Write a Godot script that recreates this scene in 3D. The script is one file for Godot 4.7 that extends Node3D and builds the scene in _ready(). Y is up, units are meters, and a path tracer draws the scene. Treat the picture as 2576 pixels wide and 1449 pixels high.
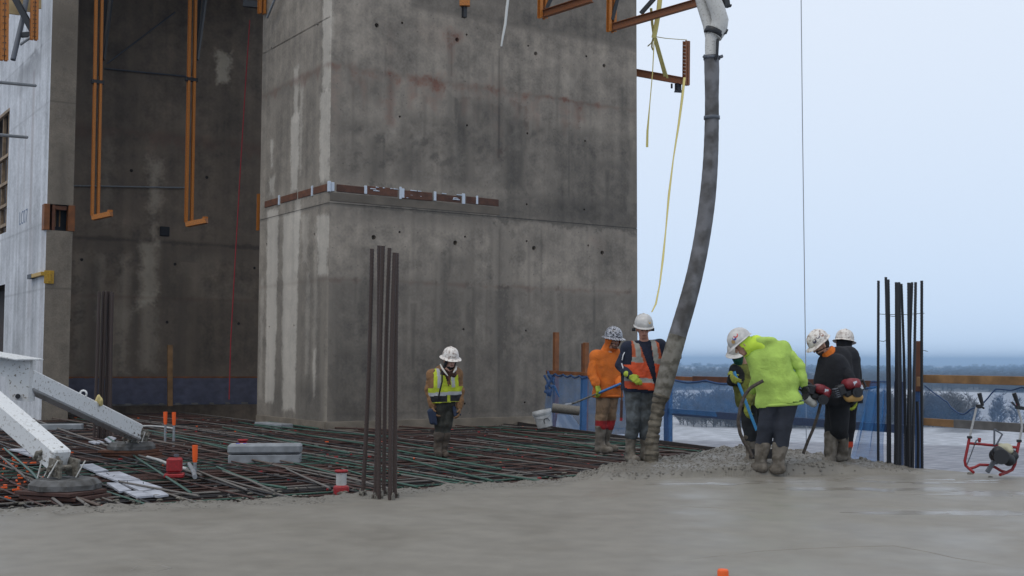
extends Node3D

const FOCAL := 3000.0
const EYE := Vector3(0, 1.35, 0)
var lens := Basis()
var T := {}
var M := {}
var used := {}
var rng := RandomNumberGenerator.new()
# building axes: corner of the tower, along its right face, along its left face
const CORNER := Vector3(-3.80, 0, -24.5)
const U := Vector3(0.832, 0, -0.555)
const V := Vector3(-0.555, 0, -0.832)


class Shape:
	var v := PackedVector3Array()
	var uv := PackedVector2Array()
	var c := PackedColorArray()
	var i := PackedInt32Array()
	var tint := Color.WHITE

	func add(p: Vector3, t := Vector2.ZERO) -> int:
		v.append(p)
		uv.append(t)
		c.append(tint)
		return v.size() - 1

	func tri(a: int, b: int, d: int) -> void:
		i.append(a)
		i.append(b)
		i.append(d)

	func quad(a: Vector3, b: Vector3, d: Vector3, e: Vector3, ta := Vector2(0, 0), tb := Vector2(1, 0), td := Vector2(1, 1), te := Vector2(0, 1)) -> void:
		var k := add(a, ta)
		add(b, tb)
		add(d, td)
		add(e, te)
		tri(k, k + 1, k + 2)
		tri(k, k + 2, k + 3)

	func box(t: Transform3D, s: Vector3, bev := 0.004) -> void:
		var h := s * 0.5
		bev = minf(bev, minf(h.x, minf(h.y, h.z)) * 0.45)
		for ax in 3:
			var n := Vector3.ZERO
			n[ax] = 1.0
			var a := Vector3.ZERO
			a[(ax + 1) % 3] = 1.0
			var b := Vector3.ZERO
			b[(ax + 2) % 3] = 1.0
			var ha := h[(ax + 1) % 3] - bev
			var hb := h[(ax + 2) % 3] - bev
			for sg in [-1.0, 1.0]:
				var o: Vector3 = n * h[ax] * sg
				var aa: Vector3 = a * ha * sg
				quad(t * (o - aa - b * hb), t * (o + aa - b * hb), t * (o + aa + b * hb), t * (o - aa + b * hb))
			# edges that run along this axis
			for sa in [-1.0, 1.0]:
				for sb in [-1.0, 1.0]:
					var p1: Vector3 = a * sa * h[(ax + 1) % 3] + b * sb * hb
					var p2: Vector3 = a * sa * ha + b * sb * h[(ax + 2) % 3]
					var e := n * (h[ax] - bev)
					if sa * sb > 0:
						quad(t * (p1 - e), t * (p2 - e), t * (p2 + e), t * (p1 + e))
					else:
						quad(t * (p2 - e), t * (p1 - e), t * (p1 + e), t * (p2 + e))
		for sx in [-1.0, 1.0]:
			for sy in [-1.0, 1.0]:
				for sz in [-1.0, 1.0]:
					var q := Vector3(sx, sy, sz)
					var k := add(t * (q * Vector3(h.x, h.y - bev, h.z - bev)))
					add(t * (q * Vector3(h.x - bev, h.y, h.z - bev)))
					add(t * (q * Vector3(h.x - bev, h.y - bev, h.z)))
					if sx * sy * sz > 0:
						tri(k, k + 1, k + 2)
					else:
						tri(k, k + 2, k + 1)

	func beam(a: Vector3, b: Vector3, w: float, h: float, up := Vector3.UP, bev := 0.004) -> void:
		var d := (b - a).normalized()
		if absf(d.y) > 0.9 and up == Vector3(0.832, 0, -0.555):
			var keep := w
			w = h
			h = keep
		if absf(d.dot(up)) > 0.98:
			up = Vector3(0.832, 0, -0.555)
		var x := d.cross(up).normalized()
		var y := x.cross(d).normalized()
		box(Transform3D(Basis(x, y, -d), (a + b) * 0.5), Vector3(w, h, a.distance_to(b)), bev)

	func tube(pts: Array, radii: Variant, sides := 8, cap := true, flat := 1.0) -> void:
		var first := v.size()
		var n := pts.size()
		var ref := Vector3.UP
		var d0: Vector3 = (pts[1] - pts[0]).normalized()
		if absf(d0.dot(ref)) > 0.9:
			ref = Vector3(0, 0, 1)
		var x := d0.cross(ref).normalized()
		for k in n:
			var d: Vector3 = (pts[mini(k + 1, n - 1)] - pts[maxi(k - 1, 0)]).normalized()
			x = (x - d * x.dot(d)).normalized()
			var y := d.cross(x)
			var r: float = radii if not radii is Array else radii[k]
			for s in sides:
				var a := TAU * s / sides
				add(pts[k] + (x * cos(a) + y * sin(a) * flat) * r, Vector2(float(s) / sides, k))
		for k in n - 1:
			for s in sides:
				var p := first + k * sides + s
				var q := first + k * sides + (s + 1) % sides
				tri(p, q, q + sides)
				tri(p, q + sides, p + sides)
		if cap:
			for e in [0, n - 1]:
				var k := v.size()
				for s in sides:
					add(v[first + e * sides + s])
				for s in range(1, sides - 1):
					if e == 0:
						tri(k, k + s + 1, k + s)
					else:
						tri(k, k + s, k + s + 1)

	func lathe(t: Transform3D, prof: Array, sides := 16, sx := 1.0, sz := 1.0) -> void:
		var first := v.size()
		for k in prof.size():
			for s in sides:
				var a := TAU * s / sides
				add(t * Vector3(cos(a) * prof[k].x * sx, prof[k].y, sin(a) * prof[k].x * sz), Vector2(float(s) / sides, k))
		for k in prof.size() - 1:
			for s in sides:
				var p := first + k * sides + s
				var q := first + k * sides + (s + 1) % sides
				tri(p, q + sides, q)
				tri(p, p + sides, q + sides)

	# an upright prism with flat sides
	func prism(t: Transform3D, n: int, prof: Array) -> void:
		for k in n:
			var a := TAU * k / n
			var b := TAU * (k + 1) / n
			for j in prof.size() - 1:
				var p: Vector2 = prof[j]
				var q: Vector2 = prof[j + 1]
				quad(t * Vector3(cos(b) * p.x, p.y, sin(b) * p.x), t * Vector3(cos(a) * p.x, p.y, sin(a) * p.x), t * Vector3(cos(a) * q.x, q.y, sin(a) * q.x), t * Vector3(cos(b) * q.x, q.y, sin(b) * q.x))

	# a sheet of n x m points given row by row, n in a row
	func sheet(pts: PackedVector3Array, n: int, uvs := PackedVector2Array(), cs := PackedColorArray()) -> void:
		var first := v.size()
		for k in pts.size():
			add(pts[k], uvs[k] if uvs.size() else Vector2(k % n, k / n))
			if cs.size():
				c[c.size() - 1] = cs[k]
		for r in pts.size() / n - 1:
			for k in n - 1:
				var p := first + r * n + k
				tri(p, p + 1, p + n + 1)
				tri(p, p + n + 1, p + n)

	func mesh(shift: Vector3) -> ArrayMesh:
		var n := PackedVector3Array()
		n.resize(v.size())
		var idx := PackedInt32Array()
		idx.resize(i.size())
		for k in range(0, i.size(), 3):
			var a := i[k]
			var b := i[k + 1]
			var d := i[k + 2]
			var f := (v[b] - v[a]).cross(v[d] - v[a])
			n[a] += f
			n[b] += f
			n[d] += f
			idx[k] = a
			idx[k + 1] = d
			idx[k + 2] = b
		var w := PackedVector3Array()
		w.resize(v.size())
		for k in v.size():
			n[k] = n[k].normalized() if n[k].length_squared() > 1e-20 else Vector3.UP
			w[k] = v[k] - shift
		var arr := []
		arr.resize(Mesh.ARRAY_MAX)
		arr[Mesh.ARRAY_VERTEX] = w
		arr[Mesh.ARRAY_NORMAL] = n
		arr[Mesh.ARRAY_TEX_UV] = uv
		arr[Mesh.ARRAY_COLOR] = c
		arr[Mesh.ARRAY_INDEX] = idx
		var me := ArrayMesh.new()
		me.add_surface_from_arrays(Mesh.PRIMITIVE_TRIANGLES, arr)
		return me


# ---------- placing
func ray(px: float, py: float) -> Vector3:
	return lens * Vector3((px - 1288.0) / FOCAL, (724.5 - py) / FOCAL, -1)


func at(px: float, py: float, z: float) -> Vector3:
	var r := ray(px, py)
	return EYE + r * (z / -r.z)


func on_y(px: float, py: float, y := 0.0) -> Vector3:
	var r := ray(px, py)
	return EYE + r * ((y - EYE.y) / r.y)


func on_face(px: float, py: float, o: Vector3, n: Vector3) -> Vector3:
	var r := ray(px, py)
	return EYE + r * ((o - EYE).dot(n) / r.dot(n))


func bld(u: float, y: float, v: float) -> Vector3:
	return CORNER + U * u + V * v + Vector3(0, y, 0)


func right_uy(px: float, py: float) -> Vector2:  # a pixel on the plane of the tower's right face: metres along it, height
	var p := on_face(px, py, CORNER, V)
	return Vector2((p - CORNER).dot(U), p.y)


func left_vy(px: float, py: float) -> Vector2:
	var p := on_face(px, py, CORNER, U)
	return Vector2((p - CORNER).dot(V), p.y)


# ---------- objects
func numbered(called: String) -> String:
	if not used.has(called):
		used[called] = 0
		return called
	used[called] += 1
	return "%s_%03d" % [called, used[called]]


func thing(called: String, label: String, category: String, p := Vector3.ZERO, group := "") -> Node3D:
	var o := Node3D.new()
	o.name = numbered(called)
	add_child(o, true)
	o.position = p
	o.set_meta("label", label)
	o.set_meta("category", category)
	if group:
		o.set_meta("group", group)
	return o


func part(s: Shape, called: String, m: Material, parent: Node3D) -> MeshInstance3D:
	var o := MeshInstance3D.new()
	o.name = called
	var shift := Vector3.ZERO
	var p: Node = parent
	while p != self:
		shift += p.position
		p = p.get_parent()
	o.mesh = s.mesh(shift)
	o.material_override = null
	o.mesh.surface_set_material(0, m)
	parent.add_child(o, true)
	return o


func single(s: Shape, called: String, m: Material, label := "", category := "", group := "", kind := "") -> MeshInstance3D:
	var lo := Vector3(INF, INF, INF)
	var hi := -lo
	for p in s.v:
		lo = lo.min(p)
		hi = hi.max(p)
	var base := Vector3((lo.x + hi.x) / 2, lo.y, (lo.z + hi.z) / 2)
	var o := MeshInstance3D.new()
	o.name = numbered(called)
	o.mesh = s.mesh(base)
	o.mesh.surface_set_material(0, m)
	add_child(o, true)
	o.position = base
	if label:
		o.set_meta("label", label)
	if category:
		o.set_meta("category", category)
	if group:
		o.set_meta("group", group)
	if kind:
		o.set_meta("kind", kind)
	return o


# ---------- materials
func noise_map(key: String, freq: float, lo: Color, hi: Color, mid := 0.5, kind := FastNoiseLite.TYPE_SIMPLEX_SMOOTH, oct := 4, size := 512, sharp := 0.5) -> Texture2D:
	if T.has(key):
		return T[key]
	var n := FastNoiseLite.new()
	n.noise_type = kind
	n.frequency = freq
	n.fractal_octaves = oct
	n.seed = hash(key) % 1000
	var g := Gradient.new()
	g.set_color(0, lo)
	g.set_offset(0, maxf(0.0, mid - sharp))
	g.set_color(1, hi)
	g.set_offset(1, minf(1.0, mid + sharp))
	var t := NoiseTexture2D.new()
	t.width = size
	t.height = size
	t.seamless = true
	t.noise = n
	t.color_ramp = g
	T[key] = t
	return t


func gray(x: float) -> Color:
	return Color(x, x, x)


func mat(key: String, lin: Vector3, rough := 0.7, map: Texture2D = null, scale := 1.0, bump: Texture2D = null, bump_cm := 0.3, metal := 0.0) -> StandardMaterial3D:
	if M.has(key):
		return M[key]
	var m := StandardMaterial3D.new()
	m.resource_name = key
	m.albedo_color = Color(lin.x, lin.y, lin.z).linear_to_srgb()
	m.roughness = rough
	m.metallic = metal
	if map:
		m.albedo_texture = map
	if bump:
		m.heightmap_enabled = true
		m.heightmap_texture = bump
		m.heightmap_scale = bump_cm
	if map or bump:
		m.uv1_triplanar = true
		m.uv1_world_triplanar = true
		m.uv1_scale = Vector3.ONE * scale
	M[key] = m
	return m


func vmat(key: String, rough := 0.75, map: Texture2D = null, scale := 1.0, bump: Texture2D = null, bump_cm := 0.3) -> StandardMaterial3D:
	var m := mat(key, Vector3.ONE, rough, map, scale, bump, bump_cm)
	m.vertex_color_use_as_albedo = true
	return m


# ---------- implicit surfaces: prims are [a, b, radius at a, radius at b]
func blob(s: Shape, prims: Array, cell: float, k: float, amp := 0.0, freq := 9.0, tint: Variant = null, cut: Variant = null, sd := 1) -> void:
	var lo := Vector3(INF, INF, INF)
	var hi := -lo
	var pad := k + cell * 2.5 + amp
	for p in prims:
		var r: float = maxf(p[2], p[3]) + pad
		var rr := Vector3(r, r, r)
		lo = lo.min(p[0] - rr).min(p[1] - rr)
		hi = hi.max(p[0] + rr).max(p[1] + rr)
	var nx := int((hi.x - lo.x) / cell) + 2
	var ny := int((hi.y - lo.y) / cell) + 2
	var nz := int((hi.z - lo.z) / cell) + 2
	var nxy := nx * ny
	var f := PackedFloat32Array()
	f.resize(nxy * nz)
	f.fill(9.0)
	for p in prims:
		var a: Vector3 = p[0]
		var b: Vector3 = p[1]
		var ra: float = p[2]
		var rb: float = p[3]
		var ab := b - a
		var l2 := maxf(ab.length_squared(), 1e-9)
		var r := maxf(ra, rb) + pad
		var q0 := (a.min(b) - Vector3(r, r, r) - lo) / cell
		var q1 := (a.max(b) + Vector3(r, r, r) - lo) / cell
		for z in range(maxi(0, int(q0.z)), mini(nz, int(q1.z) + 1)):
			for y in range(maxi(0, int(q0.y)), mini(ny, int(q1.y) + 1)):
				var id := z * nxy + y * nx
				for x in range(maxi(0, int(q0.x)), mini(nx, int(q1.x) + 1)):
					var pp := lo + Vector3(x, y, z) * cell - a
					var t := clampf(pp.dot(ab) / l2, 0.0, 1.0)
					var d := (pp - ab * t).length() - ra - (rb - ra) * t
					var o := f[id + x]
					if absf(o - d) < k:
						var h := k - absf(o - d)
						d = minf(o, d) - h * h / (4.0 * k)
					elif o < d:
						d = o
					f[id + x] = d
	if amp > 0.0:
		var n := FastNoiseLite.new()
		n.seed = sd
		n.frequency = freq
		n.fractal_octaves = 2
		n.noise_type = FastNoiseLite.TYPE_SIMPLEX_SMOOTH
		for z in nz:
			for y in ny:
				var id := z * nxy + y * nx
				for x in nx:
					if absf(f[id + x]) < amp + cell * 2.0:
						var pp := lo + Vector3(x, y, z) * cell
						f[id + x] += amp * n.get_noise_3d(pp.x + pp.y * 0.5, pp.y * 1.3 - pp.x * 0.6, pp.z)
	var where := PackedInt32Array()
	where.resize(nxy * nz)
	where.fill(-1)
	var off := [0, 1, nx, nx + 1, nxy, nxy + 1, nxy + nx, nxy + nx + 1]
	var edges := [[0, 1], [2, 3], [4, 5], [6, 7], [0, 2], [1, 3], [4, 6], [5, 7], [0, 4], [1, 5], [2, 6], [3, 7]]
	for z in nz - 1:
		for y in ny - 1:
			var id0 := z * nxy + y * nx
			for x in nx - 1:
				var id := id0 + x
				var c0 := f[id]
				if c0 > cell * 2.5 or c0 < -cell * 2.5:
					continue
				var ins := c0 < 0.0
				var mixed := false
				for o in off:
					if (f[id + o] < 0.0) != ins:
						mixed = true
						break
				if not mixed:
					continue
				var sum := Vector3.ZERO
				var cnt := 0
				for e in edges:
					var fa: float = f[id + off[e[0]]]
					var fb: float = f[id + off[e[1]]]
					if (fa < 0.0) != (fb < 0.0):
						var t := fa / (fa - fb)
						var pa := Vector3(e[0] & 1, (e[0] >> 1) & 1, e[0] >> 2)
						var pb := Vector3(e[1] & 1, (e[1] >> 1) & 1, e[1] >> 2)
						sum += pa.lerp(pb, t)
						cnt += 1
				var pos := lo + (Vector3(x, y, z) + sum / cnt) * cell
				if cut != null and cut.call(pos):
					continue
				if tint != null:
					s.tint = tint.call(pos)
				where[id] = s.add(pos)
	for z in range(1, nz - 1):
		for y in range(1, ny - 1):
			var id0 := z * nxy + y * nx
			for x in range(1, nx - 1):
				var id := id0 + x
				var here := f[id]
				if here > cell * 2.5 or here < -cell * 2.5:
					continue
				for ax in 3:
					var st: int = [1, nx, nxy][ax]
					if (here < 0.0) == (f[id + st] < 0.0):
						continue
					var s1: int = [nx, nxy, 1][ax]
					var s2: int = [nxy, 1, nx][ax]
					var a := where[id - s1 - s2]
					var b := where[id - s2]
					var d := where[id]
					var e := where[id - s1]
					if a < 0 or b < 0 or d < 0 or e < 0:
						continue
					if here < 0.0:
						s.tri(a, b, d)
						s.tri(a, d, e)
					else:
						s.tri(a, d, b)
						s.tri(a, e, d)


# a flat wall from o along du and up, w wide from y0 to y1, with round holes in rows {height: [[u, radius], ...]}; texture coordinates run over tw x th metres from ty
func wall_face(s: Shape, o: Vector3, du: Vector3, w: float, y0: float, y1: float, rows: Dictionary, tw: float, ty: float, th: float, u0 := 0.0) -> void:
	var inward := Vector3.UP.cross(du) * -1.0
	inward = du.cross(Vector3.UP) * -1.0
	var P := func(u: float, y: float, d := 0.0) -> Vector3: return o + du * u + Vector3(0, y, 0) + inward * d
	var Q := func(u: float, y: float) -> Vector2: return Vector2(u / tw, 1.0 - (y - ty) / th)
	var R := func(ua: float, ya: float, ub: float, yb: float) -> void:
		s.quad(P.call(ua, ya), P.call(ub, ya), P.call(ub, yb), P.call(ua, yb), Q.call(ua, ya), Q.call(ub, ya), Q.call(ub, yb), Q.call(ua, yb))
	var ys := rows.keys()
	ys.sort()
	var at_y := y0
	for y in ys:
		if y < y0 + 0.2 or y > y1 - 0.2:
			continue
		var hs: Array = rows[y]
		var big := 0.0
		for h in hs:
			big = maxf(big, h[1])
		var b := big * 1.35
		R.call(u0, at_y, w, y - b)
		at_y = y + b
		hs.sort_custom(func(p, q): return p[0] < q[0])
		var at_u := u0
		for h in hs:
			R.call(at_u, y - b, h[0] - b, y + b)
			at_u = h[0] + b
			for k in 8:
				var a0 := TAU * k / 8
				var a1 := TAU * (k + 1) / 8
				var r: float = h[1]
				var c0 := Vector2(cos(a0), sin(a0))
				var c1 := Vector2(cos(a1), sin(a1))
				var e0 := c0 / maxf(absf(c0.x), absf(c0.y)) * b
				var e1 := c1 / maxf(absf(c1.x), absf(c1.y)) * b
				s.quad(P.call(h[0] + c0.x * r, y + c0.y * r), P.call(h[0] + e0.x, y + e0.y), P.call(h[0] + e1.x, y + e1.y), P.call(h[0] + c1.x * r, y + c1.y * r), Q.call(h[0] + c0.x * r, y), Q.call(h[0] + e0.x, y + e0.y), Q.call(h[0] + e1.x, y + e1.y), Q.call(h[0] + c1.x * r, y))
				s.quad(P.call(h[0] + c0.x * r, y + c0.y * r), P.call(h[0] + c1.x * r, y + c1.y * r), P.call(h[0] + c1.x * r * 0.7, y + c1.y * r * 0.7, 0.12), P.call(h[0] + c0.x * r * 0.7, y + c0.y * r * 0.7, 0.12), Q.call(h[0], y), Q.call(h[0], y), Q.call(h[0], y), Q.call(h[0], y))
				var ctr: Vector3 = P.call(h[0], y, 0.12)
				var i0 := s.add(ctr, Q.call(h[0], y))
				s.add(P.call(h[0] + c0.x * r * 0.7, y + c0.y * r * 0.7, 0.12), Q.call(h[0], y))
				s.add(P.call(h[0] + c1.x * r * 0.7, y + c1.y * r * 0.7, 0.12), Q.call(h[0], y))
				s.tri(i0, i0 + 1, i0 + 2)
		R.call(at_u, y - b, w, y + b)
	R.call(u0, at_y, w, y1)


# ---------- stained concrete: a picture of tw x th metres (bottom at ty) that says what has run down and dried on it, plus any painted glint
class StainAndGlint:
	var w: int
	var h: int
	var ppm: float
	var ty: float
	var th: float
	var dark := PackedFloat32Array()
	var white := PackedFloat32Array()
	var rust := PackedFloat32Array()
	var n1: PackedByteArray
	var n2: PackedByteArray
	var n3: PackedByteArray
	var n4: PackedByteArray

	func _init(tw: float, ty_: float, th_: float, ppm_: float, sd: int) -> void:
		ppm = ppm_
		ty = ty_
		th = th_
		w = int(tw * ppm)
		h = int(th * ppm)
		for a in [dark, white, rust]:
			a.resize(w * h)
		dark.resize(w * h)
		white.resize(w * h)
		rust.resize(w * h)
		n1 = grain(sd, 0.012, 5, w, h)
		n2 = grain(sd + 1, 0.22, 2, w, h)
		n4 = grain(sd + 3, 0.045, 4, w, h)
		n3 = grain(sd + 2, 0.05, 3, w, maxi(4, h / 24))

	func grain(sd: int, fr: float, oct: int, gw: int, gh: int) -> PackedByteArray:
		var n := FastNoiseLite.new()
		n.seed = sd
		n.frequency = fr
		n.fractal_octaves = oct
		var im := n.get_image(gw, gh)
		im.convert(Image.FORMAT_L8)
		if gh != h:
			im.resize(gw, h, Image.INTERPOLATE_CUBIC)
		return im.get_data()

	# a soft-edged patch in metres; rough 0..1 lets the noise eat into it; taper narrows it downwards
	func patch(layer: PackedFloat32Array, u0: float, y0: float, u1: float, y1: float, amount: float, soft := 0.05, rough := 0.5, taper := 0.0, drip := 0.0) -> PackedFloat32Array:
		var x0 := int((u0 - soft - 0.1) * ppm)
		var x1 := int((u1 + soft + 0.1) * ppm)
		var r0 := int((ty + th - y1 - soft - 0.1) * ppm)
		var r1 := int((ty + th - y0 + soft + 0.1 + drip) * ppm)
		for r in range(maxi(0, r0), mini(h, r1)):
			var y := ty + th - r / ppm
			var g := clampf((y1 - y) / maxf(y1 - y0, 0.01), 0.0, 1.0)
			var cut := taper * g * (u1 - u0) * 0.5
			for x in range(maxi(0, x0), mini(w, x1)):
				var u := x / ppm
				var id := r * w + x
				var wob := (n1[id] / 255.0 - 0.5) * rough * 1.5 + (n4[id] / 255.0 - 0.5) * rough * 1.5 + (n2[id] / 255.0 - 0.5) * rough * 0.8
				var d := minf(minf(u - u0 - cut, u1 - cut - u), minf(y1 - y, y - y0 + drip * (n3[id] / 255.0 - 0.3)))
				var a := clampf((d / soft) * 0.5 + 0.5 + wob, 0.0, 1.0)
				layer[id] = clampf(layer[id] + a * amount, 0.0, 1.0)
		return layer

	func picture(base: Vector3, pale: Vector3, mott := 0.35, streak := 0.2) -> ImageTexture:
		var data := PackedByteArray()
		data.resize(w * h * 3)
		for id in w * h:
			var l := 1.0 + (n1[id] / 255.0 - 0.5) * mott + (n2[id] / 255.0 - 0.5) * 0.34 + (n4[id] / 255.0 - 0.5) * mott * 0.9 + (n3[id] / 255.0 - 0.5) * streak
			l *= 1.0 - dark[id] * 0.6
			var q := white[id]
			var k := rust[id]
			var r := lerpf(lerpf(base.x * l, pale.x * (0.6 + 0.4 * l), q), 0.135 * l, k)
			var g := lerpf(lerpf(base.y * l, pale.y * (0.6 + 0.4 * l), q), 0.062 * l, k)
			var b := lerpf(lerpf(base.z * l, pale.z * (0.6 + 0.4 * l), q), 0.04 * l, k)
			data[id * 3] = int(clampf(pow(r, 0.4545) * 255.0, 0, 255))
			data[id * 3 + 1] = int(clampf(pow(g, 0.4545) * 255.0, 0, 255))
			data[id * 3 + 2] = int(clampf(pow(b, 0.4545) * 255.0, 0, 255))
		return ImageTexture.create_from_image(Image.create_from_data(w, h, false, Image.FORMAT_RGB8, data))


func wall_mat(key: String, pic: Texture2D, rough := 0.75) -> StandardMaterial3D:
	var m := StandardMaterial3D.new()
	m.resource_name = key
	m.albedo_texture = pic
	m.roughness = rough
	m.texture_repeat = false
	M[key] = m
	return m


func smooth(a: float, b: float, x: float) -> float:
	return smoothstep(a, b, x)


func _ready() -> void:
	rng.seed = 11
	# ---------- camera, sky, light
	lens = Basis(Vector3.RIGHT, deg_to_rad(3.5)) * Basis(Vector3.BACK, deg_to_rad(0.2))
	var cam := Camera3D.new()
	cam.name = "camera"
	cam.fov = 27.17
	cam.near = 0.1
	cam.far = 20000.0
	cam.transform = Transform3D(lens, EYE)
	add_child(cam)
	cam.current = true
	var env := Environment.new()
	env.background_mode = Environment.BG_SKY
	env.tonemap_mode = Environment.TONE_MAPPER_LINEAR
	env.tonemap_exposure = 1.09
	env.sdfgi_enabled = true
	env.ssao_enabled = true
	env.ssil_enabled = true
	env.fog_enabled = true
	env.fog_density = 0.00020
	env.fog_light_color = Color(0.70, 0.85, 1.0)
	var sm := ProceduralSkyMaterial.new()
	sm.sky_top_color = Color(0.885, 0.912, 0.955)
	sm.sky_horizon_color = Color(0.765, 0.85, 0.95)
	sm.sky_curve = 0.16
	sm.ground_bottom_color = Color(0.6, 0.63, 0.68)
	sm.ground_horizon_color = Color(0.65, 0.7, 0.78)
	sm.sky_energy_multiplier = 1.0
	sm.sun_angle_max = 1.0
	var sky := Sky.new()
	sky.sky_material = sm
	env.sky = sky
	var we := WorldEnvironment.new()
	we.name = "world"
	we.environment = env
	add_child(we)
	var sun := DirectionalLight3D.new()
	sun.name = "sun"
	sun.light_energy = 0.2
	sun.light_color = Color(1.0, 0.96, 0.9)
	sun.light_angular_distance = 30.0
	sun.shadow_enabled = true
	sun.sky_mode = DirectionalLight3D.SKY_MODE_LIGHT_ONLY
	sun.rotation_degrees = Vector3(-58, -35, 0)
	add_child(sun)

	materials()
	land()
	deck_and_slab()
	tower()
	recess()
	pier()
	climbing_forms()
	rebar_mat()
	guardrails()
	starter_bars()
	placing_boom()
	pump_hose()
	floor_items()
	straps_and_lines()
	people()
	tools()


func materials() -> void:
	noise_map("cloud", 0.008, gray(0.72), gray(1.0))
	noise_map("fine", 0.06, gray(0.7), gray(1.0))
	noise_map("grit", 0.09, gray(0.0), gray(1.0), 0.5, FastNoiseLite.TYPE_SIMPLEX_SMOOTH, 5)
	noise_map("splash", 0.02, gray(1.0), Color(0.55, 0.51, 0.45), 0.77, FastNoiseLite.TYPE_SIMPLEX_SMOOTH, 6, 1024, 0.08)
	noise_map("mud", 0.012, Color(0.62, 0.60, 0.57), gray(1.0), 0.45, FastNoiseLite.TYPE_SIMPLEX_SMOOTH, 5, 512, 0.2)
	noise_map("sheen", 0.006, gray(0.38), gray(0.66), 0.5, FastNoiseLite.TYPE_SIMPLEX_SMOOTH, 5, 512, 0.35)
	var fo := FastNoiseLite.new()
	fo.noise_type = FastNoiseLite.TYPE_SIMPLEX_SMOOTH
	fo.frequency = 0.011
	fo.fractal_type = FastNoiseLite.FRACTAL_RIDGED
	fo.fractal_octaves = 3
	fo.domain_warp_enabled = true
	fo.domain_warp_amplitude = 18.0
	var ft := NoiseTexture2D.new()
	ft.width = 512
	ft.height = 512
	ft.seamless = true
	ft.noise = fo
	T.folds = ft
	noise_map("wood", 0.012, gray(0.62), gray(1.0), 0.5, FastNoiseLite.TYPE_SIMPLEX_SMOOTH, 4)
	mat("orange steel", Vector3(0.56, 0.19, 0.02), 0.55, T.fine, 0.9, T.grit, 0.1)
	mat("dull orange steel", Vector3(0.27, 0.088, 0.022), 0.6, T.fine, 0.9, T.grit, 0.1)
	mat("black steel", Vector3(0.012, 0.013, 0.017), 0.5, T.fine, 1.0)
	mat("galvanised", Vector3(0.32, 0.34, 0.36), 0.5, T.fine, 0.8)
	mat("rust bar", Vector3(0.085, 0.036, 0.025), 0.7, T.fine, 1.3)
	mat("dark bar", Vector3(0.024, 0.02, 0.02), 0.6, T.fine, 1.3)
	mat("grey bar", Vector3(0.22, 0.20, 0.18), 0.8, T.fine, 1.7)
	mat("dusty bar", Vector3(0.16, 0.115, 0.09), 0.75, T.fine, 1.7)
	mat("green bar", Vector3(0.05, 0.135, 0.095), 0.5, T.fine, 1.4)
	mat("rust plate", Vector3(0.13, 0.045, 0.018), 0.75, T.fine, 0.7)
	mat("starter steel", Vector3(0.062, 0.038, 0.030), 0.65, T.fine, 2.0, T.grit, 0.15)
	mat("blue black steel", Vector3(0.016, 0.017, 0.022), 0.5, T.fine, 2.0, T.grit, 0.15)
	mat("lumber", Vector3(0.40, 0.22, 0.09), 0.75, T.wood, 0.5)
	mat("grey lumber", Vector3(0.2, 0.19, 0.18), 0.8, T.wood, 0.5)
	mat("wet lumber", Vector3(0.16, 0.055, 0.022), 0.65, T.wood, 0.5)
	mat("orange lumber", Vector3(0.30, 0.105, 0.03), 0.7, T.wood, 0.6)
	mat("blue paint", Vector3(0.03, 0.085, 0.22), 0.6, T.fine, 0.8)
	mat("dark blue paint", Vector3(0.035, 0.06, 0.13), 0.6, T.fine, 0.8)
	mat("white paint", Vector3(0.66, 0.67, 0.67), 0.5, T.splash, 0.8, T.grit, 0.1)
	mat("caked concrete", Vector3(0.30, 0.28, 0.24), 0.95, T.mud, 2.2, T.grit, 2.0)
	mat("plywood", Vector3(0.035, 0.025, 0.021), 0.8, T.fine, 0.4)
	mat("brown board", Vector3(0.20, 0.075, 0.035), 0.75, T.wood, 0.7)
	mat("foam clip", Vector3(0.5, 0.55, 0.62), 0.8)
	mat("white foam", Vector3(0.50, 0.52, 0.58), 0.8, T.cloud, 1.0)
	mat("grey box", Vector3(0.33, 0.35, 0.37), 0.7, T.cloud, 0.8)
	mat("red plastic", Vector3(0.42, 0.016, 0.02), 0.5, T.fine, 1.0)
	mat("orange plastic", Vector3(0.82, 0.115, 0.012), 0.45)
	mat("white plastic", Vector3(0.62, 0.62, 0.60), 0.5, T.cloud, 1.0)
	mat("pad rubber", Vector3(0.13, 0.13, 0.13), 0.85, T.mud, 0.8, T.grit, 0.15)
	mat("hose rubber", Vector3(0.165, 0.163, 0.172), 0.75, T.mud, 0.45, T.grit, 0.1)
	mat("hose caked", Vector3(0.22, 0.205, 0.175), 0.9, T.mud, 0.9, T.grit, 0.3)
	mat("hose end", Vector3(0.16, 0.138, 0.105), 0.9, T.mud, 1.2, T.grit, 0.6)
	mat("pipe white", Vector3(0.56, 0.55, 0.52), 0.6, T.splash, 1.3, T.grit, 0.3)
	mat("strap yellow", Vector3(0.55, 0.47, 0.16), 0.7)
	mat("yellow plate", Vector3(0.62, 0.36, 0.02), 0.5, T.fine, 1.0)
	mat("rope white", Vector3(0.6, 0.6, 0.57), 0.8)
	mat("red string", Vector3(0.32, 0.02, 0.025), 0.7)
	mat("cable", Vector3(0.09, 0.1, 0.12), 0.5)
	mat("pale line", Vector3(0.26, 0.28, 0.31), 0.5)
	mat("wet mud", Vector3(0.195, 0.178, 0.148), 0.5, T.fine, 1.2, T.grit, 0.4)
	mat("snow", Vector3(0.72, 0.75, 0.8), 0.9)
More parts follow.
